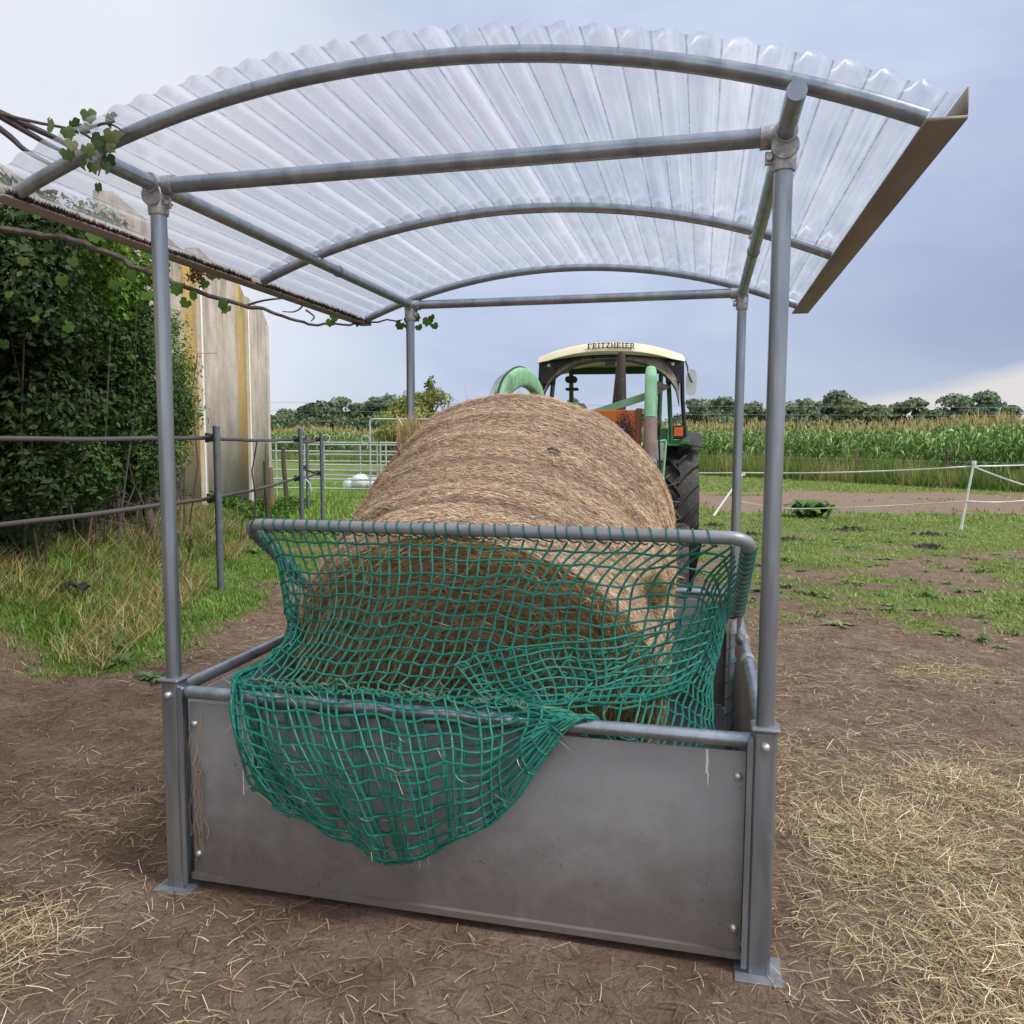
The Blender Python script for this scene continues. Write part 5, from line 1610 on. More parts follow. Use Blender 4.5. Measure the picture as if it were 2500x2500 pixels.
def tape_run(pts_, w=.022, name='tape', sag=0.0):
    A = []; B = []; pts_ = np.array(pts_, float)
    for i in range(len(pts_) - 1):
        for t in np.linspace(0, 1, 10, endpoint=(i == len(pts_) - 2)):
            p = pts_[i] + (pts_[i + 1] - pts_[i]) * t; z = p[2] - sag * 4 * t * (1 - t)
            tw = .5 * math.sin(t * 12 + i)
            A.append(np.array([p[0], p[1] + w * tw * .5, z + w * .5]) - wo_); B.append(np.array([p[0], p[1] - w * tw * .5, z - w * .5]) - wo_)
    g = G(); g.strip(A, B, (0, .002, 0)); return g.build(name, WHITEP, wf, False)


tape_run([(1.6, 20.4, .95), (5.20, 18.0, .93), (8.48, 14.7, 1.19)], .03, sag=.05)
tape_run([(8.48, 14.7, 1.19), (13.5, 18.6, 1.2)], .03, sag=.02)
tape_run([(5.1, 18.0, .30), (6.0, 17.0, .20), (8.42, 14.7, .55), (9.6, 14.9, .55)], .024, sag=.03)
tape_run([(8.48, 14.7, 1.19), (9.3, 13.6, .75), (10.5, 12.2, .3)], .03, sag=.03)

# ------------------------------------------------------------------ corn field, its wire fence and weed strip
LINE = np.array([(24, 15.5), (20.0, 22.0), (15.9, 29.3), (14.1, 32.7), (9.6, 39.5), (3, 47), (-5, 54), (-14, 60), (-30, 66)], float)


def along(line, offs):
    """polyline sampler: returns fn(s)->point,normal with total length"""
    seg = np.diff(line, axis=0); L_ = np.hypot(seg[:, 0], seg[:, 1]); cum = np.concatenate([[0], np.cumsum(L_)])
    def fn(s_):
        s_ = np.asarray(s_, float); i = np.clip(np.searchsorted(cum, s_, side='right') - 1, 0, len(seg) - 1)
        f = (s_ - cum[i]) / L_[i]
        p = line[i] + seg[i] * f[:, None]
        d = seg[i] / L_[i][:, None]
        n_ = np.stack([d[:, 1], -d[:, 0]], 1)
        return p + n_ * offs * 1.0, n_
    return fn, cum[-1]


fn, LT = along(LINE, 0.0)
wff = empty('wire_fence', (14.1, 32.7, 0)); tag(wff, 'low wire fence on brown wooden stakes along the corn field edge', 'fence')
wfo = np.array([14.1, 32.7, 0])
STK = [(22.0, 18.75), (18.6, 24.6), (15.9, 29.3), (14.1, 32.7), (9.6, 39.5), (5.2, 44.5), (-1, 50.5), (-8, 56)]
for i, (x, y) in enumerate(STK):
    g = G(); g.tube([np.array([x, y, -.05]) - wfo, np.array([x + rng.normal(0, .03), y, 1.22 + rng.uniform(-.05, .1)]) - wfo], [.065, .055], 8); g.build('fence_post', WOODR if i not in (2, 5) else WOOD, wff)
WIRE = mat('dull_wire', (.30, .30, .28, 1), .6, .3)[0]
for z in (.45, .95):
    for i in range(len(STK) - 1):
        g = G(); g.tube([np.array([*STK[i], z]) - wfo, np.array([*STK[i + 1], z]) - wfo], .008, 4); g.build('wire', WIRE, wff)

# corn plants
g = G()
rows_n = 9
allP = []
for r_ in range(rows_n):
    s_ = np.arange(0, LT, .17) + rng.normal(0, .03, len(np.arange(0, LT, .17)))
    s_ = np.clip(s_, 0, LT - .01)
    p, n_ = fn(s_)
    # corn lies on the far side of the fence
    p = p + (-n_ if (n_[0] @ np.array([1, 1])) < 0 else n_) * (1.7 + r_ * .75) + rng.normal(0, .05, p.shape)
    allP.append(p if r_ < 5 else p[::2])
CP = np.concatenate(allP)
CP = CP[(CP[:, 1] > 12)]
NC = len(CP)
H_ = rng.normal(2.30, .14, NC) * (1 + .05 * np.sin(CP[:, 0] * .7))
base = np.stack([CP[:, 0], CP[:, 1], np.zeros(NC)], 1)
lean = rng.normal(0, .06, (NC, 2))
top = base + np.concatenate([lean, H_[:, None]], 1)
cc = vary((.10, .16, .03), NC, .2)
ribbons(g, base, (base + top) / 2, top, np.full(NC, .03), norm(np.stack([rng.normal(size=NC), rng.normal(size=NC), np.zeros(NC)], 1)), 2, False, cc)
for k in range(10):
    zf = .16 + .078 * k + rng.normal(0, .02, NC)
    az = rng.uniform(0, 6.28, NC)
    d = np.stack([np.cos(az), np.sin(az), np.zeros(NC)], 1)
    ln = rng.uniform(.45, .75, NC) * (1 - .25 * abs(k - 5) / 5)
    p0 = base + (top - base) * zf[:, None]
    rise = rng.uniform(.18, .34, NC)
    droop = rng.uniform(-.30, .16, NC)
    p1 = p0 + d * (ln * .45)[:, None] + np.stack([np.zeros(NC), np.zeros(NC), rise * 1.6], 1)
    p2 = p0 + d * ln[:, None] + np.stack([np.zeros(NC), np.zeros(NC), droop], 1)
    side = norm(np.cross(d, [0, 0, 1.0]) + np.stack([np.zeros(NC), np.zeros(NC), rng.normal(0, .4, NC)], 1))
    gc = vary(np.array([(.11, .21, .045), (.17, .29, .065), (.24, .36, .11), (.36, .46, .20)])[rng.integers(0, 4, NC)], NC, .18, .06)
    ribbons(g, p0, p1, p2, rng.uniform(.06, .10, NC), side, 5, 'leaf', gc)
# tassels
for k in range(6):
    az = rng.uniform(0, 6.28, NC); sp = rng.uniform(.03, .13, NC)
    p0 = top - np.array([0, 0, .05])
    p2 = top + np.stack([np.cos(az) * sp, np.sin(az) * sp, rng.uniform(.10, .36, NC)], 1)
    ribbons(g, p0, (p0 + p2) / 2 + np.array([0, 0, .04]), p2, np.full(NC, .018), rand_dirs(NC) * np.array([1, 1, .1]), 3, False, vary((.52, .40, .21), NC, .25))
co = g.build('corn_field', CORNM, None, False, colattr=True)
tag(co, 'tall green corn with tan tassels standing beyond the paddock', 'corn', kind='stuff')

# weed strip along the wire fence
g = G(); M_ = 42000
s_ = rng.uniform(0, LT - .1, M_); p, n_ = fn(s_)
p = p + n_ * (1 if (n_[0] @ np.array([1, 1])) > 0 else -1) * rng.uniform(-.5, 1.7, M_)[:, None]
hgt_ = rng.uniform(.20, 1.15, M_) * (.35 + 1.1 * fbm(p[:, 0], p[:, 1], .5, 61)) 
b0 = np.stack([p[:, 0], p[:, 1], np.zeros(M_)], 1)
tip = b0 + np.stack([rng.normal(0, .16, M_), rng.normal(0, .16, M_), hgt_], 1)
wc = np.array([(.18, .25, .065), (.24, .28, .09), (.31, .30, .12), (.14, .23, .055), (.27, .21, .10)])
idx = np.clip((fbm(p[:, 0], p[:, 1], .6, 71) * 9 - 2).astype(int), 0, 4)
ribbons(g, b0, (b0 + tip) / 2 + rng.normal(0, .05, (M_, 3)), tip, rng.uniform(.02, .06, M_), norm(rng.normal(size=(M_, 3)) * [1, 1, .1]), 3, True, vary(wc[idx], M_, .22))
tag(g.build('weed_strip', GRASSM, None, False, colattr=True), 'rank olive weeds growing along the wire fence', 'weeds', kind='stuff')

# ------------------------------------------------------------------ far trees
TRUNK = worn('far_bark', (.05, .045, .04, 1), (.09, .08, .07, 1), 3, (.9, 1))


def crown_mesh(seed, col, nblob=16, nleaf=2600, leaf=.34, shape=(1, 1, 1), open_=.0):
    r = np.random.default_rng(seed); nblob = int(nblob * 1.7)
    g = G()
    bl = []
    for i in range(nblob):
        th = r.uniform(0, 6.28); u = r.uniform(0, 1) ** .5
        z = r.uniform(.12, .95)
        w = math.sin(math.pi * min(1, z * .95 + .08)) ** .6
        bl.append((math.cos(th) * u * w * .40 * shape[0], math.sin(th) * u * w * .40 * shape[1], z * shape[2], r.uniform(.09, .22)))
    bl = np.array(bl)
    bi = r.integers(0, nblob, nleaf)
    d = norm(r.normal(size=(nleaf, 3))); d[:, 2] = np.abs(d[:, 2]) * np.where(r.random(nleaf) < .75, 1, -1)
    rad = bl[bi, 3] * r.uniform(.55, 1.08, nleaf)
    P = bl[bi, :3] + d * rad[:, None] * np.array([1, 1, .8])
    bc = 1 + r.normal(0, .16, nblob)
    c = np.clip(np.array(col)[None] * bc[bi][:, None] * (1 + r.normal(0, .16, (nleaf, 1))) * (1 + r.normal(0, .05, (nleaf, 3))), .003, 1)
    return g, P, d, c


def tree(x, y, H, Wd, seed, col, label, group=None, cat='tree', trunk=True, leaf=.30, nleaf=2600, name='tree', ztrunk=None, nblob=16):
    rt_ = empty(name, (x, y, 0)); tag(rt_, label, cat, group)
    g, P, d, c = crown_mesh(seed, col, nblob, nleaf)
    z0 = H * (.10 if ztrunk is None else ztrunk)
    P = P * np.array([Wd, Wd * .9, (H - z0) * .87]) + np.array([0, 0, z0])
    leafcards(g, P, rng.uniform(.6, 1.2, len(P)) * leaf, c, norm(d + rng.normal(0, .5, d.shape)), .8)
    g.build('crown', TREEM, rt_, False, colattr=True)
    g = G(); g.tube([(0, 0, -.1), (.03 * Wd, 0, H * .3), (-.02 * Wd, 0, H * .6), (0, 0, H * .85)], [Wd * .035, Wd * .028, Wd * .018, Wd * .006], 8)
    for k in range(5):
        a = k * 1.3 + seed; z1 = H * (.25 + .09 * k)
        g.tube([(0, 0, z1), (math.cos(a) * Wd * .18, math.sin(a) * Wd * .18, z1 + H * .12), (math.cos(a) * Wd * .32, math.sin(a) * Wd * .32, z1 + H * .22)], [Wd * .016, Wd * .010, Wd * .004], 6)
    g.build('trunk', TRUNK, rt_)
    return rt_


def at_px(u, dist):   # bearing of a far thing, as x over distance
    return (u - 1250) / 1946.2 * dist


GR_D = (.125, .165, .105); GR_M = (.155, .20, .11); GR_O = (.19, .22, .11); GR_Y = (.27, .29, .09); GR_B = (.165, .215, .15)  # far-tree greens paled so the colour stands in for haze
FT = [  # u, dist, height, width, colour, label
 (1395, 112, 8.2, 5.5, GR_M, 'small round tree seen through the tractor cab'),
 (1560, 105, 6.2, 8.0, GR_M, 'low dark tree just left of the tractor mirror'),
 (1700, 98, 7.4, 7.5, GR_B, 'bushy blue-green tree just right of the tractor mirror'),
 (1762, 96, 7.9, 8.0, GR_D, 'broad dark tree just left of the far right feeder post'),
 (1838, 100, 7.0, 6.0, GR_M, 'small tree between the two right feeder posts'),
 (1958, 95, 7.0, 9.5, GR_D, 'wide dome-shaped dark tree just right of the near feeder post'),
 (2032, 98, 8.3, 7.0, GR_D, 'tallest dark tree right of the dome-shaped one'),
 (2075, 94, 7.2, 6.5, GR_O, 'olive tree on the shoulder of the tallest dark tree'),
 (2112, 112, 7.3, 3.5, GR_D, 'tiny far tree showing above the hedge gap'),
 (2150, 95, 6.6, 6.5, GR_M, 'medium green tree right of the hedge gap'),
 (2205, 93, 7.4, 7.5, GR_M, 'pointed green tree in the middle of the right tree line'),
 (2262, 98, 6.4, 6.5, GR_D, 'low dark tree left of the two pale willows'),
 (2330, 90, 7.4, 7.5, GR_B, 'pale willow-like tree, left of a pair'),
 (2392, 90, 7.9, 6.5, GR_B, 'pale willow-like tree with a ragged top, right of a pair'),
 (2455, 96, 6.8, 6.5, GR_D, 'dark tree at the right edge of the photo'),
 (668, 120, 6.0, 6, GR_D, 'dark tree just right of the concrete wall corner'),
 (702, 118, 6.6, 6.5, GR_M, 'low tree, second from the wall corner'),
 (742, 116, 7.4, 7.5, GR_D, 'rounded dark tree, third from the wall corner'),
 (795, 112, 8.2, 8.0, GR_D, 'taller dark tree above the pen panels'),
 (838, 112, 8.6, 8.5, GR_M, 'tall green tree in the middle of the left tree line'),
 (885, 114, 8.1, 7.0, GR_D, 'dark rounded tree left of the doorway frame'),
 (932, 110, 8.6, 8.0, GR_D, 'broad dark tree above the doorway frame'),
 (975, 108, 8.6, 7.5, GR_M, 'green tree behind the far left feeder post'),
]
for i, (u, d_, h, w, c, lb) in enumerate(FT):
    tree(at_px(u, d_), d_, h, w, 100 + i, c, lb, 'trees in the line beyond the corn', 'tree', True, .50, 5200)
# low hedge filling under the trees
g = G(); M_ = 16000
uu = np.concatenate([rng.uniform(640, 1120, M_ // 3), rng.uniform(1120, 2560, M_ - M_ // 3)])
dd_ = rng.uniform(99, 116, M_)
P = np.stack([at_px(uu, dd_), dd_, rng.uniform(0, 1, M_) * (3.6 + 2.2 * fbm(uu, uu * 0, .03, 7))], 1)
leafcards(g, P, rng.uniform(.35, .7, M_), vary((.12, .16, .09), M_, .25), None, .8)
tag(g.build('hedge', TREEM, None, False, colattr=True), 'low dark hedge running under the far trees', 'hedge', kind='stuff')
# yellow-green bushes at the end of the pen
for u, d_, h, w, lb in ((1010, 38, 4.3, 3.3, 'yellow-green bush right behind the far left feeder post'), (1058, 37, 4.5, 3.3, 'yellow-green bush whose top shows over the bale shoulder'), (965, 40, 3.5, 2.7, 'small yellow-green bush behind the doorway frame')):
    tree(at_px(u, d_), d_, h, w, int(u), GR_Y, lb, 'yellow-green bushes by the pen', 'bush', True, .13, 6500, 'bush', .02, 22)
g = G()
# slender sprig sticking up from the bush
o_ = tree(at_px(1048, 37), 37.3, 4.95, .9, 77, (.13, .17, .05), 'slender sapling rising above the yellow-green bushes', None, 'sapling', True, .11, 700, 'sapling', .5, 6)

# overhead line
g = G()
xs_ = np.linspace(-40, 90, 40); g.tube([(x, 62, 4.75 - .35 * math.sin((x + 40) / 130 * 3.14)) for x in xs_], .011, 4)
tag(g.build('overhead_wire', mat('wire_grey', (.22, .23, .25, 1), .6)[0]), 'upper thin power line in front of the far trees', 'wire', 'power lines beyond the corn')
g = G(); g.tube([(x, 64, 4.15 - .3 * math.sin((x + 40) / 130 * 3.14)) for x in xs_], .011, 4)
tag(g.build('overhead_wire', bpy.data.materials['wire_grey']), 'lower thin power line in front of the far trees', 'wire', 'power lines beyond the corn')

# ------------------------------------------------------------------ shrubs, ivy and vine at left
def foliage(name, blobs, dens, leaf, col, label, cat, asp=.5, stems=True, parent_base=(0, 0, 0), outer=.5):
    base = np.array(parent_base, float)
    rt_ = empty(name, tuple(base)); tag(rt_, label, cat)
    g = G()
    for (x, y, z, r_) in blobs:
        n_ = int(dens * (r_ / .35) ** 2)
        d = norm(rng.normal(size=(n_, 3)))
        rr = r_ * rng.uniform(outer, 1.15, n_) * (.75 + .5 * fbm(d[:, 0] * 3 + x * 9, d[:, 1] * 3 + z * 7, 1.2, 9))
        P = np.array([x, y, z]) + d * rr[:, None] - base
        bc = np.array(col) * (1 + rng.normal(0, .10))
        leafcards(g, P, rng.uniform(.35, 1.6, n_) * leaf, vary(bc * (.65 + .9 * fbm(P[:, 0] * 1.0 + P[:, 2], P[:, 1] + P[:, 2] * 1.3, 2.6, 31)[:, None] ** 1.0), n_, .33, .12), norm(d + rng.normal(0, .6, d.shape) + [0, 0, .5]), asp)
    g.build('foliage', LEAFM, rt_, False, colattr=True)
    if stems:
        g = G()
        for (x, y, z, r_) in blobs:
            for k in range(1):
                q = np.array([x, y, z]) + rng.normal(0, r_ * .4, 3) - base
                s0_ = np.array([x * .35 + base[0] * .65, y * .35 + base[1] * .65, max(.25, base[2])]) - base + rng.normal(0, .12, 3) * [1, 1, 0]
                m_ = (q + s0_) / 2 + rng.normal(0, .12, 3)
                g.tube([s0_, m_, q, q + rng.normal(0, .12, 3)], [.013, .009, .006, .003], 6)
        g.build('stems', BARK, rt_)
    return rt_


B_ = [[-3.84, 6.6, 3.19, 0.37], [-3.98, 7.6, 3.25, 0.35], [-3.94, 8.5, 3.37, 0.31], [-4.01, 7.0, 2.57, 0.47], [-4.23, 8.5, 2.56, 0.48], [-4.19, 9.6, 2.64, 0.35], [-4.3, 10.5, 2.53, 0.24], [-4.27, 10.5, 1.95, 0.24], [-4.22, 9.6, 1.97, 0.37], [-4.34, 8.5, 1.92, 0.48], [-4.03, 6.8, 1.86, 0.45], [-3.97, 6.6, 1.24, 0.31], [-4.21, 7.8, 1.3, 0.34], [-4.39, 9.3, 1.34, 0.33], [-4.33, 10.3, 1.42, 0.19], [-3.87, 6.4, 2.8, 0.43]]
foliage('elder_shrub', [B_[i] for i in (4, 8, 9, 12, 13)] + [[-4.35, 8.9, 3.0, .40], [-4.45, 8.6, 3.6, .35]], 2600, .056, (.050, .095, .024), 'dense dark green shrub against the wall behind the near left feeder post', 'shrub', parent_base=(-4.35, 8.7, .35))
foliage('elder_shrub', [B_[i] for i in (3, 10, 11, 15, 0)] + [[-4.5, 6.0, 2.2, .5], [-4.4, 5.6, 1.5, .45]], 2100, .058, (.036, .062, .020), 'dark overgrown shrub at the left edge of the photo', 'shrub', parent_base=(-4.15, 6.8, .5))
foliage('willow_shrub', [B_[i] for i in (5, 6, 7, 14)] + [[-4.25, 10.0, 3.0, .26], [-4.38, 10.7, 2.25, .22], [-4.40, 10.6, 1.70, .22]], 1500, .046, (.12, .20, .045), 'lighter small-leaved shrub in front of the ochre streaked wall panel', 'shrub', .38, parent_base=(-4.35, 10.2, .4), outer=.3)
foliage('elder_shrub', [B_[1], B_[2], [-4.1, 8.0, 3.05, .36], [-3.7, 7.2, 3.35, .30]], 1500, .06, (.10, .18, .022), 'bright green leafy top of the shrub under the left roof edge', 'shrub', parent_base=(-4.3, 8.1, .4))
# ivy on the wall
g = G(); M_ = 15000
s_ = rng.uniform(-6, 2.2, M_); z_ = rng.uniform(.2, 4.6, M_)
keep = fbm(s_, z_, .8, 91) + .10 * (s_ < 0) - .05 * (s_ > 1.3) > .46
keep = keep & (z_ < np.where(s_ < 0, 3.85, 4.4))
s_, z_ = s_[keep], z_[keep]; M_ = len(s_)
P = np.stack([W0[0] + WD[0] * s_ + WN[0] * .08, W0[1] + WD[1] * s_ + WN[1] * .08, z_], 1) + rng.normal(0, .03, (M_, 3)) + np.array([WN[0], WN[1], 0]) * rng.uniform(0, .12, M_)[:, None]
leafcards(g, P, rng.uniform(.05, .10, M_), vary((.035, .065, .022), M_, .25), norm(np.array([WN[0], WN[1], .5]) + rng.normal(0, .4, (M_, 3))), .9)
tag(g.build('ivy', LEAFM, None, False, colattr=True), 'dark ivy creeping up the near end of the concrete wall', 'ivy', kind='stuff')
# tangled bare stems low down at left
g = G()
for k in range(85):
    x = rng.uniform(-4.9, -3.7); y = rng.uniform(6.0, 11.2)
    z0 = float(ground_z(x, y)); a = rng.uniform(0, 6.28); l_ = rng.uniform(.4, 1.1)
    p = np.array([x, y, z0]); q = p + np.array([math.cos(a) * l_ * .6, math.sin(a) * l_ * .6, rng.uniform(.3, 1.0) * l_]); m_ = (p + q) / 2 + np.array([0, 0, .18]) + rng.normal(0, .06, 3)
    g.tube([p, m_, q], [.008, .006, .002], 5, col=(.2, .14, .08))
tag(g.build('bramble', worn('dead_stems', (.10, .075, .045, 1), (.25, .19, .12, 1), 8, (.8, .9)), None), 'tangle of bare brown stems under the dark shrubs', 'brambles', kind='stuff')


def lobed_leaf(g, P, size, nrm, t_dir, col, droop=.1):
    """maple-like leaf: 5 lobes"""
    nrm = norm(np.array(nrm, float)); t = norm(np.array(t_dir, float) - nrm * (np.array(t_dir, float) @ nrm)); b = np.cross(nrm, t)
    angs = [0, 22, 45, 68, 95, 120, 150, 180, 210, 240, 265, 292, 315, 338]
    rad_ = [1, .78, .90, .70, .80, .64, .50, .12, .50, .64, .80, .70, .90, .78]
    v = [np.array(P)]
    for a, r_ in zip(angs, rad_):
        a = math.radians(a); q = np.array(P) + size * .5 * r_ * (t * math.cos(a) + b * math.sin(a)) - nrm * size * droop * r_ ** 2 * rng.uniform(.4, 1.4)
        v.append(q)
    n_ = len(angs)
    g.add(v, [(0, i + 1, (i + 1) % n_ + 1) for i in range(n_)], col)


BRP = np.array([[-3.9, 5.3, 3.1], [-3.35, 5.1, 2.92], [-3.07, 5.1, 2.89], [-2.69, 5.1, 2.83], [-2.36, 5.1, 2.68], [-2.11, 5.1, 2.58], [-1.78, 5.1, 2.47], [-1.55, 5.1, 2.42], [-1.32, 5.12, 2.34], [-1.04, 5.15, 2.34], [-.70, 5.15, 2.37]])
vine = empty('overhanging_branch', (-3.9, 5.3, 3.1)); tag(vine, 'long bare branch with a few lobed leaves reaching under the left roof edge', 'branch')
vo = np.array([-3.9, 5.3, 3.1])
tt = np.linspace(0, len(BRP) - 1, 60); bp = catmull(BRP, tt) + rng.normal(0, .006, (60, 3))
g = G(); g.tube(bp - vo, np.linspace(.026, .0045, 60) ** 1.0, 7)
for pts_ in ([[-1.68, 5.1, 2.445], [-1.55, 5.1, 2.48], [-1.37, 5.1, 2.49], [-1.27, 5.1, 2.43], [-1.11, 5.1, 2.41]], [[-1.34, 5.1, 2.49], [-1.32, 5.1, 2.45], [-1.37, 5.1, 2.41], [-1.45, 5.1, 2.41]], [[-2.9, 5.1, 2.86], [-2.75, 5.05, 2.95], [-2.62, 5.0, 3.0]], [[-1.30, 5.1, 2.42], [-1.25, 5.1, 2.38], [-1.27, 5.1, 2.35]]):
    q = catmull(np.array(pts_), np.linspace(0, len(pts_) - 1, 14)); g.tube(q - vo, np.linspace(.008, .003, 14), 6)
g.build('stem', BARK, vine)
LP = [[-2.09, 5.05, 2.55], [-2.03, 5.05, 2.46], [-1.99, 5.05, 2.51], [-1.81, 5.05, 2.46], [-1.78, 5.05, 2.43], [-1.87, 5.05, 2.63], [-1.83, 5.05, 2.65], [-2.16, 5.05, 2.7], [-2.24, 5.05, 2.75], [-2.59, 5.05, 2.87], [-2.63, 5.05, 2.94], [-2.87, 5.05, 2.8], [-2.8, 5.05, 2.6], [-1.11, 5.05, 2.38], [-0.67, 5.15, 2.38], [-0.62, 5.15, 2.39], [-0.54, 5.15, 2.37], [-0.52, 5.15, 2.39], [-1.91, 5.05, 2.58], [-2.93, 5.05, 2.99], [-2.71, 5.05, 2.97], [-2.35, 5.0, 2.62], [-2.45, 5.0, 2.56], [-2.25, 5.0, 2.5], [-3.0, 5.0, 2.7], [-3.1, 5.0, 2.5], [-2.7, 5.0, 2.7], [-3.2, 5.0, 2.95], [-2.5, 5.0, 2.8], [-1.14, 5.07, 2.35], [-0.60, 5.15, 2.33], [-0.66, 5.15, 2.34], [-0.50, 5.15, 2.34],
      [-0.97, 5.08, 2.36], [-0.72, 5.2, 2.35], [-2.95, 5.0, 2.35], [-2.75, 5.0, 2.3], [-3.15, 5.0, 2.2]]
for i, p in enumerate(LP):
    g = G(); sz = rng.uniform(.085, .125) if i < 13 else rng.uniform(.06, .10)
    lobed_leaf(g, p, sz, (rng.normal(0, .4), -1, rng.uniform(-.2, .5)), (rng.normal(0, .4), 0, -1), vary((.065, .12, .025), 1, .2)[0] * (1.0 if i != 6 else 1))
    o_ = g.build('leaf', LEAFM, vine, False, colattr=True)
    o_.location = tuple(-vo)
# dead brown cluster
g = G(); M_ = 160
P = np.array([-1.95, 5.03, 2.62]) + rng.normal(0, .035, (M_, 3)) - vo
leafcards(g, P, rng.uniform(.02, .045, M_), vary((.13, .06, .03), M_, .3), None, .5); g.build('dead_leaf_cluster', LEAFM, vine, False, colattr=True, kind='stuff')

# ivy sprig draped over the near left roof corner
iv = empty('ivy_sprig', (-1.25, 2.5, 2.45)); tag(iv, 'sprig of broad ivy leaves draped over the near left roof corner', 'ivy sprig')
io = np.array([-1.25, 2.5, 2.45])
g = G()
for pts_ in ([[-1.75, 2.62, 2.66], [-1.5, 2.55, 2.58], [-1.30, 2.48, 2.52], [-1.22, 2.44, 2.45], [-1.23, 2.44, 2.38]], [[-1.30, 2.48, 2.52], [-1.20, 2.44, 2.53], [-1.14, 2.44, 2.50]]):
    q = catmull(np.array(pts_), np.linspace(0, len(pts_) - 1, 14)); g.tube(q - io, np.linspace(.006, .002, 14), 6)
g.build('stem', BARK, iv)
VP = [[-1.2, 2.43], [-1.25, 2.45], [-1.24, 2.41], [-1.22, 2.47], [-1.28, 2.46], [-1.2, 2.41], [-1.22, 2.49], [-1.18, 2.46], [-1.32, 2.45], [-1.26, 2.42], [-1.17, 2.49], [-1.29, 2.49], [-1.23, 2.35], [-1.27, 2.52], [-1.19, 2.55], [-1.3, 2.53], [-1.35, 2.52], [-1.24, 2.55]]
for i, (x, z) in enumerate(VP):
    g = G(); lobed_leaf(g, (x, 2.42 + rng.normal(0, .015), z), rng.uniform(.045, .07) if i != 12 else .045, (rng.normal(0, .5), -1, rng.uniform(-.2, .3)), (rng.normal(0, .35), 0, -1), vary([(.06, .10, .035), (.15, .18, .08), (.10, .15, .07)][i % 3], 1, .15)[0], .2)
    o_ = g.build('leaf', LEAFM, iv, False, colattr=True); o_.location = tuple(-io)
# bare purple twigs sticking over the roof corner
for k, pts_ in enumerate(([(-1.90, 2.6, 2.78), (-1.61, 2.6, 2.57), (-1.54, 2.6, 2.51), (-1.44, 2.58, 2.455)], [(-1.8, 2.6, 2.72), (-1.54, 2.6, 2.57), (-1.47, 2.6, 2.53), (-1.38, 2.58, 2.485)], [(-1.7, 2.6, 2.66), (-1.45, 2.6, 2.55), (-1.38, 2.6, 2.51), (-1.32, 2.58, 2.49)])):
    q = catmull(np.array(pts_), np.linspace(0, 3, 14)); g = G(); g.tube(q, np.linspace(.012, .006 - .001 * k, 14), 7)
    o_ = g.build('bare_twig', worn('purple_bark%d' % k, (.03, .022, .035, 1), (.07, .05, .06, 1), 20), None)
    tag(o_, ['thickest bare dark twig poking over the left roof corner', 'middle bare dark twig poking over the left roof corner', 'shortest bare twig beside the ivy sprig on the roof corner'][k], 'twig', 'twigs over the roof corner')

# ------------------------------------------------------------------ grass, straw and low plants on the ground
def scatter(n_, xr, yr, chan, thr=.15, seed=0, powy=1.0):
    x = rng.uniform(*xr, n_); y = yr[0] + (yr[1] - yr[0]) * rng.random(n_) ** powy
    m_ = masks(x, y)[chan]
    k = m_ > thr + rng.random(n_) * (1 - thr)
    x, y = x[k], y[k]
    a, b = to_ab(x, y)
    k = ~((a > -.06) & (a < WID + .06) & (b > -.06) & (b < DEP + .06))
    return x[k], y[k]


def blades(g, x, y, h, w, col, spread=.35):
    M_ = len(x)
    z = ground_z(x, y)
    b0 = np.stack([x, y, z - .005], 1); az = rng.uniform(0, 6.28, M_)
    tip = b0 + np.stack([np.cos(az) * h * spread, np.sin(az) * h * spread, h], 1)
    mid = (b0 + tip) / 2 + np.stack([-np.cos(az) * h * .12, -np.sin(az) * h * .12, h * .12], 1)
    side = norm(np.stack([-np.sin(az), np.cos(az), rng.normal(0, .2, M_)], 1))
    ribbons(g, b0, mid, tip, w, side, 3, True, col)


GC = np.array([(.12, .26, .025), (.16, .31, .04), (.21, .33, .06), (.25, .30, .09), (.085, .18, .025)])
g = G()
# lush grass left
x, y = scatter(185000, (-7, -1.6), (3.8, 14), 0, .1); k = wall_dist(x, y) > .05; x, y = x[k], y[k]
s_ = wall_dist(x, y); ht = np.where(s_ < 1.0, .075, .036) * rng.uniform(.4, 1.5, len(x)) * (.25 + 1.5 * fbm(x, y, 1.6, 5) ** 1.3)
blades(g, x, y, ht, rng.uniform(.005, .011, len(x)), vary(GC[rng.integers(0, 5, len(x))] * (.60 + .8 * fbm(x, y, 1.4, 77))[:, None] * np.where(fbm(x, y, 2.2, 88) > .6, 1, .9)[:, None], len(x), .25, .08), .8)
x, y = scatter(60000, (-12, 3), (13, 30), 0, .1)
blades(g, x, y, rng.uniform(.05, .13, len(x)), rng.uniform(.012, .03, len(x)), vary(GC[rng.integers(1, 4, len(x))], len(x), .2, .06), .5)
# paddock right
x, y = scatter(110000, (.2, 10), (5.5, 17), 0, .1)
GC2 = np.array([(.19, .26, .06), (.24, .29, .08), (.15, .24, .05), (.30, .31, .13)])
blades(g, x, y, rng.uniform(.015, .05, len(x)), rng.uniform(.008, .016, len(x)), vary(GC2[rng.integers(0, 4, len(x))] * (.7 + .6 * fbm(x, y, 1.1, 78))[:, None], len(x), .25, .07), 1.1)
x, y = scatter(50000, (1, 26), (16, 44), 0, .1)
blades(g, x, y, rng.uniform(.03, .10, len(x)), rng.uniform(.015, .04, len(x)), vary(GC2[rng.integers(0, 4, len(x))], len(x), .2, .06), .7)
tag(g.build('grass', GRASSM, None, False, colattr=True), 'short green grass covering the paddock in patches', 'grass', kind='stuff')
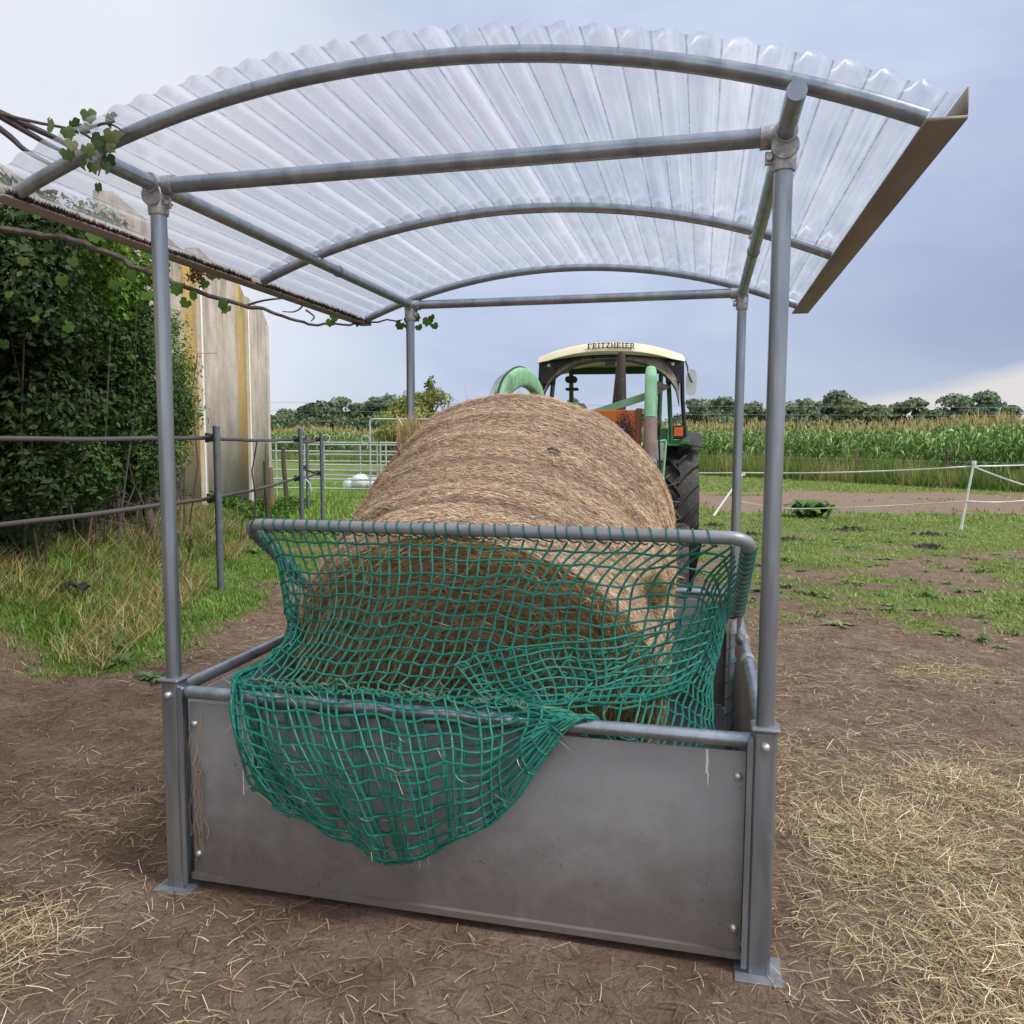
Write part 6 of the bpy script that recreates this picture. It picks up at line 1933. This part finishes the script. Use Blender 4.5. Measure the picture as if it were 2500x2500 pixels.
# tall dry grass on the bank
g = G()
M_ = 34000; x = rng.uniform(-5.4, -2.6, M_); y = rng.uniform(5.3, 12.6, M_); s_ = wall_dist(x, y)
k = (s_ > .05) & (s_ < 1.55 - .05 * (y - 5)) & (fbm(x, y, 1.1, 15) > .42 + .05 * (y > 8.5)); x, y = x[k], y[k]; M_ = len(x)
blades(g, x, y, rng.uniform(.05, .20, M_), rng.uniform(.004, .008, M_), vary(np.array([(.42, .32, .16), (.32, .24, .11), (.52, .41, .23), (.16, .19, .06), (.14, .22, .05)])[rng.integers(0, 5, M_)], M_, .25), 1.4)
tag(g.build('dry_grass', GRASSM, None, False, colattr=True), 'tall straw-coloured dead grass on the bank below the shrubs', 'dry grass', kind='stuff')
# nettles and rank weeds at the foot of the wall
g = G(); M_ = 9000
x = rng.uniform(-5.7, -3.9, M_); y = rng.uniform(13.5, 20.5, M_); s_ = wall_dist(x, y); k = (s_ > 0) & (s_ < 1.0) ; x, y, s_ = x[k], y[k], s_[k]; M_ = len(x)
z = ground_z(x, y) + rng.uniform(0, .32, M_) * (.3 + fbm(x, y, 1, 3)) * (1.1 - s_ * .8)
leafcards(g, np.stack([x, y, z], 1), rng.uniform(.05, .11, M_), vary((.08, .16, .03), M_, .22), None, .6)
tag(g.build('nettle_patch', LEAFM, None, False, colattr=True), 'bright green nettles along the foot of the far wall', 'nettles', kind='stuff')

# straw scattered on the soil
def straw(g, x, y, lmin, lmax, wmin, wmax, pal, lift=.02, dirbias=None):
    M_ = len(x); z = ground_z(x, y)
    az = rng.uniform(0, 6.28, M_) if dirbias is None else rng.normal(dirbias, .6, M_)
    l_ = rng.uniform(lmin, lmax, M_)
    hl = rng.uniform(.002, lift, M_)
    p0 = np.stack([x, y, z + hl], 1); el = rng.normal(0, .12, M_)
    d = np.stack([np.cos(az), np.sin(az), el], 1)
    p2 = p0 + d * l_[:, None]; p2[:, 2] = np.maximum(p2[:, 2], ground_z(p2[:, 0], p2[:, 1]) + .002)
    p1 = (p0 + p2) / 2 + rng.normal(0, .12, (M_, 3)) * l_[:, None] * [1, 1, .3] + np.array([0, 0, .004])
    side = norm(np.stack([-np.sin(az), np.cos(az), rng.normal(0, .3, M_)], 1))
    ribbons(g, p0, p1, p2, rng.uniform(wmin, wmax, M_), side, 4, False, vary(pal[rng.integers(0, len(pal), M_)], M_, .2, .05))


SP = np.array([(.46, .34, .20), (.56, .44, .28), (.33, .24, .14), (.70, .59, .42), (.20, .14, .085), (.37, .28, .15), (.25, .185, .11)])
g = G()
x, y = scatter(150000, (-5.5, 6.5), (.6, 7.5), 1, .05)
st_ = masks(x, y)[1]
straw(g, x, y, .02, .11, .0012, .0028, SP, .022)
k = (rng.random(len(x)) < .5) & (x > .6) & (x < 3.4); straw(g, x[k], y[k], .03, .13, .0013, .003, SP, .05)
# finer litter of old brown straw everywhere near
M_ = 90000; x = rng.uniform(-5, 6.5, M_); y = rng.uniform(.5, 9.0, M_); a, b = to_ab(x, y); k = ~((a > -.05) & (a < WID + .05) & (b > -.05) & (b < DEP + .05)) & (masks(x, y)[0] < .5)
straw(g, x[k], y[k], .015, .09, .0012, .003, np.array([(.24, .165, .105), (.32, .23, .15), (.42, .32, .2), (.13, .09, .06), (.10, .07, .05)]), .012)
tag(g.build('loose_straw', STRAWM, None, False, colattr=True), 'loose pale straw strewn over the soil around the feeder', 'straw', kind='stuff')
# matted heap of straw at the right of the feeder
g = G()
for (cx, cy, r_, n_, l_) in ((1.75, 2.25, .38, 9000, .05), (1.55, 3.1, .30, 6000, .045), (2.55, 2.35, .20, 2600, .05), (1.35, 1.75, .35, 6000, .05), (2.1, 3.6, .22, 2200, .03), (-1.65, 2.35, .25, 900, .01), (-2.0, 1.9, .45, 800, .01)):
    rr = r_ * np.sqrt(rng.random(n_)) * (.7 + .7 * rng.random(n_)); th = rng.uniform(0, 6.28, n_)
    x = cx + rr * np.cos(th); y = cy + rr * np.sin(th); a, b = to_ab(x, y); k = ~((a > -.08) & (a < WID + .07) & (b > -.07)); x, y, rr = x[k], y[k], rr[k]
    M_ = len(x); hh = l_ * np.exp(-(rr / r_ / .7) ** 2) + .004
    z = ground_z(x, y) + hh * rng.random(M_)
    az = rng.uniform(0, 6.28, M_); ll = rng.uniform(.04, .14, M_); d = np.stack([np.cos(az), np.sin(az), rng.normal(0, .22, M_)], 1)
    p0 = np.stack([x, y, z], 1); p2 = p0 + d * ll[:, None]; p2[:, 2] = np.maximum(p2[:, 2], ground_z(p2[:, 0], p2[:, 1]) + .003)
    p1 = (p0 + p2) / 2 + rng.normal(0, .014, (M_, 3))
    ribbons(g, p0, p1, p2, rng.uniform(.0012, .0028, M_), norm(np.stack([-np.sin(az), np.cos(az), rng.normal(0, .4, M_)], 1)), 4, False, vary(SP[rng.integers(0, 6, M_)], M_, .2, .05))
tag(g.build('straw_litter', STRAWM, None, False, colattr=True), 'matted heaps of golden straw beside the right feeder post', 'straw', kind='stuff')

# soil clods
g = G(); 
for k in range(700):
    x = rng.uniform(-5, 7); y = rng.uniform(1.5, 9.5)
    a, b = to_ab(x, y)
    if -.1 < a < 2.1 and -.1 < b < 2.5: continue
    r_ = rng.uniform(.006, .022) * (1 if rng.random() < .9 else 1.7); z = float(ground_z(x, y))
    sx = rng.uniform(.8, 1.5)
    v = np.array([(1, 0, 0), (-1, 0, 0), (0, 1, 0), (0, -1, 0), (0, 0, .7), (.6, .6, .3), (-.6, .6, .35), (.6, -.6, .3), (-.6, -.6, .3)]) * r_ * rng.uniform(.7, 1.2, (9, 1)) * [sx, 1, 1] + [x, y, z]
    g.add(v, [(0, 5, 4), (5, 2, 4), (2, 6, 4), (6, 1, 4), (1, 8, 4), (8, 3, 4), (3, 7, 4), (7, 0, 4)])
tag(g.build('soil_clods', worn('soil_clod', (.08, .055, .042, 1), (.15, .105, .082, 1), 20, (.9, 1)), None, False), 'small clods of brown earth scattered on the trodden ground', 'clods', kind='stuff')


# broad-leaved weeds
def rosette(name, x, y, n_, ln, h, label, group, col=(.11, .19, .04)):
    z = float(ground_z(x, y))
    g = G()
    az = np.linspace(0, 6.28, n_, endpoint=False) + rng.normal(0, .25, n_)
    L_ = rng.uniform(.6, 1.15, n_) * ln; hh = rng.uniform(.4, 1.1, n_) * h
    off_ = rng.normal(0, ln * .25, (n_, 2))
    p0 = np.stack([off_[:, 0], off_[:, 1], np.zeros(n_)], 1)
    d = np.stack([np.cos(az), np.sin(az), np.zeros(n_)], 1)
    p2 = p0 + d * L_[:, None] + np.stack([np.zeros(n_), np.zeros(n_), hh * .55], 1)
    p1 = p0 + d * (L_ * .4)[:, None] + np.stack([np.zeros(n_), np.zeros(n_), hh * 1.2], 1)
    ribbons(g, p0, p1, p2, L_ * rng.uniform(.28, .42, n_), norm(np.cross(d, [0, 0, 1]) + [0, 0, .0]), 6, 'leaf', vary(col, n_, .2, .06))
    o = g.build(name, LEAFM, None, True, 80, colattr=True); o.location = (x, y, z)
    tag(o, label, 'weed', group); return o


rosette('dock_plant', 6.49, 17.3, 90, .50, .42, 'biggest clump of broad dock leaves near the trodden track', None, (.09, .19, .045))
RS = [(3.95, 9.15, 'in the middle of the right paddock'), (3.09, 8.87, 'just right of the near feeder post')]
Wn = 0
cent = [(3.2, 8.75), (3.9, 9.3), (4.3, 8.9), (4.9, 8.6), (2.7, 8.2), (3.6, 8.0), (5.4, 9.9), (4.6, 10.6), (5.6, 11.3), (6.3, 12.5), (3.6, 11.0), (2.9, 10.4), (5.0, 7.5), (4.4, 7.3), (4.0, 6.7), (5.6, 8.4), (6.5, 10.1), (7.1, 11.4), (7.5, 14.3), (4.9, 12.2), (3.9, 12.9), (6.6, 9.0), (3.1, 7.4), (5.9, 7.0), (2.3, 9.4), (4.7, 6.2)]
for i, (x, y) in enumerate(cent):
    for k in range(4):
        Wn += 1
        xx = x + rng.normal(0, .28); yy = y + rng.normal(0, .32)
        rosette('broadleaf_weed', xx, yy, int(rng.integers(5, 14)), rng.uniform(.06, .16), rng.uniform(.02, .07), 'low broad-leaved weed in the patchy grass right of the feeder', 'broad-leaved weeds in the paddock', [(.13, .21, .045), (.17, .24, .07), (.11, .18, .05), (.20, .25, .11)][k])
for (x, y, lb) in ((-2.77, 5.55, 'pale dock rosette left of the near left feeder post'), (-2.95, 5.85, 'second small dock rosette at the edge of the left grass'), (-2.35, 5.2, 'tiny dock rosette nearest the left feeder post'), (-3.6, 10.9, 'leafy weed between the near fence post and the net bar'), (-3.1, 10.6, 'bright leafy weed left of the net corner')):
    rosette('dock_rosette', x, y, 16, .14, .06, lb, 'weeds left of the feeder', (.13, .22, .08))
# horse droppings
DUNG = worn('droppings', (.012, .010, .009, 1), (.045, .036, .03, 1), 40, (.8, .95))
DL = ['dark droppings nearest behind the far right feeder post', 'flat droppings close to the near right feeder post', 'small heap of dark droppings in the middle of the paddock', 'row of dark droppings below the white fence post', 'dark droppings below the row of droppings', 'droppings just right of the near feeder post']
for (x, y, w_), lb in zip(((3.9, 15.4, .28), (4.2, 13.9, .26), (6.29, 14.7, .34), (7.22, 13.8, .34), (6.45, 12.2, .24), (4.56, 13.1, .26)), DL):
    g = G()
    nx_, ny_ = 46, 26
    X_, Y_ = np.meshgrid(np.linspace(-w_ * 1.6, w_ * 1.6, nx_), np.linspace(-.30, .30, ny_))
    env_ = np.exp(-((X_ / w_ / .8) ** 2 + (Y_ / .16) ** 2)); lum = fbm(X_ + x, Y_ + y, 22, 3, 3)
    Z_ = np.clip(env_ * 1.1 + (lum - .66) * 3.2, 0, 1.3) * .070 - .012
    V = np.stack([X_, Y_, Z_], -1).reshape(-1, 3)
    ii = np.arange(nx_ - 1)[None, :] + (np.arange(ny_ - 1) * nx_)[:, None]; g.addq(V, np.stack([ii, ii + 1, ii + nx_ + 1, ii + nx_], -1).reshape(-1, 4))
    o = g.build('droppings', DUNG, None); o.location = (x, y, float(ground_z(x, y))); tag(o, lb, 'droppings', 'droppings in the paddock')
# black rag lying in the left grass
g = G()
nx_, ny_ = 14, 7
X_, Y_ = np.meshgrid(np.linspace(-.20, .22, nx_), np.linspace(-.07, .07, ny_))
Z_ = .05 + .035 * np.sin(X_ * 17) * np.cos(Y_ * 20) + .025 * np.sin(X_ * 41 + Y_ * 30)
V = np.stack([X_, Y_ * (1 - .5 * np.abs(X_) / .22) + .03 * np.sin(X_ * 12), Z_], -1).reshape(-1, 3)
i = np.arange(nx_ - 1)[None, :] + (np.arange(ny_ - 1) * nx_)[:, None]; q = np.stack([i, i + 1, i + nx_ + 1, i + nx_], -1).reshape(-1, 4)
V2 = V - np.array([0, 0, .012]); g.addq(V, q); g.addq(V2, q[:, ::-1])
o = g.build('black_rag', worn('wet_black_cloth', (.012, .014, .018, 1), (.05, .055, .065, 1), 20, (.3, .5)), None, True, 80); o.location = (-3.70, 6.5, float(ground_z(-3.70, 6.5)) + .02); tag(o, 'crumpled black rag lying in the grass at the left', 'rag')
# small dry dead leaf
g = G(); g.tube([(-.06, 0, .02), (-.02, .01, .045), (.03, .0, .03), (.07, .01, .02)], [.008, .03, .028, .006], 7, squash=(1, .4)); o = g.build('dead_leaf', mat('tan_leaf', (.42, .28, .15), .8)[0]); o.location = (-3.25, 6.05, .05); tag(o, 'curled tan leaf on the grass below the black rag', 'leaf')
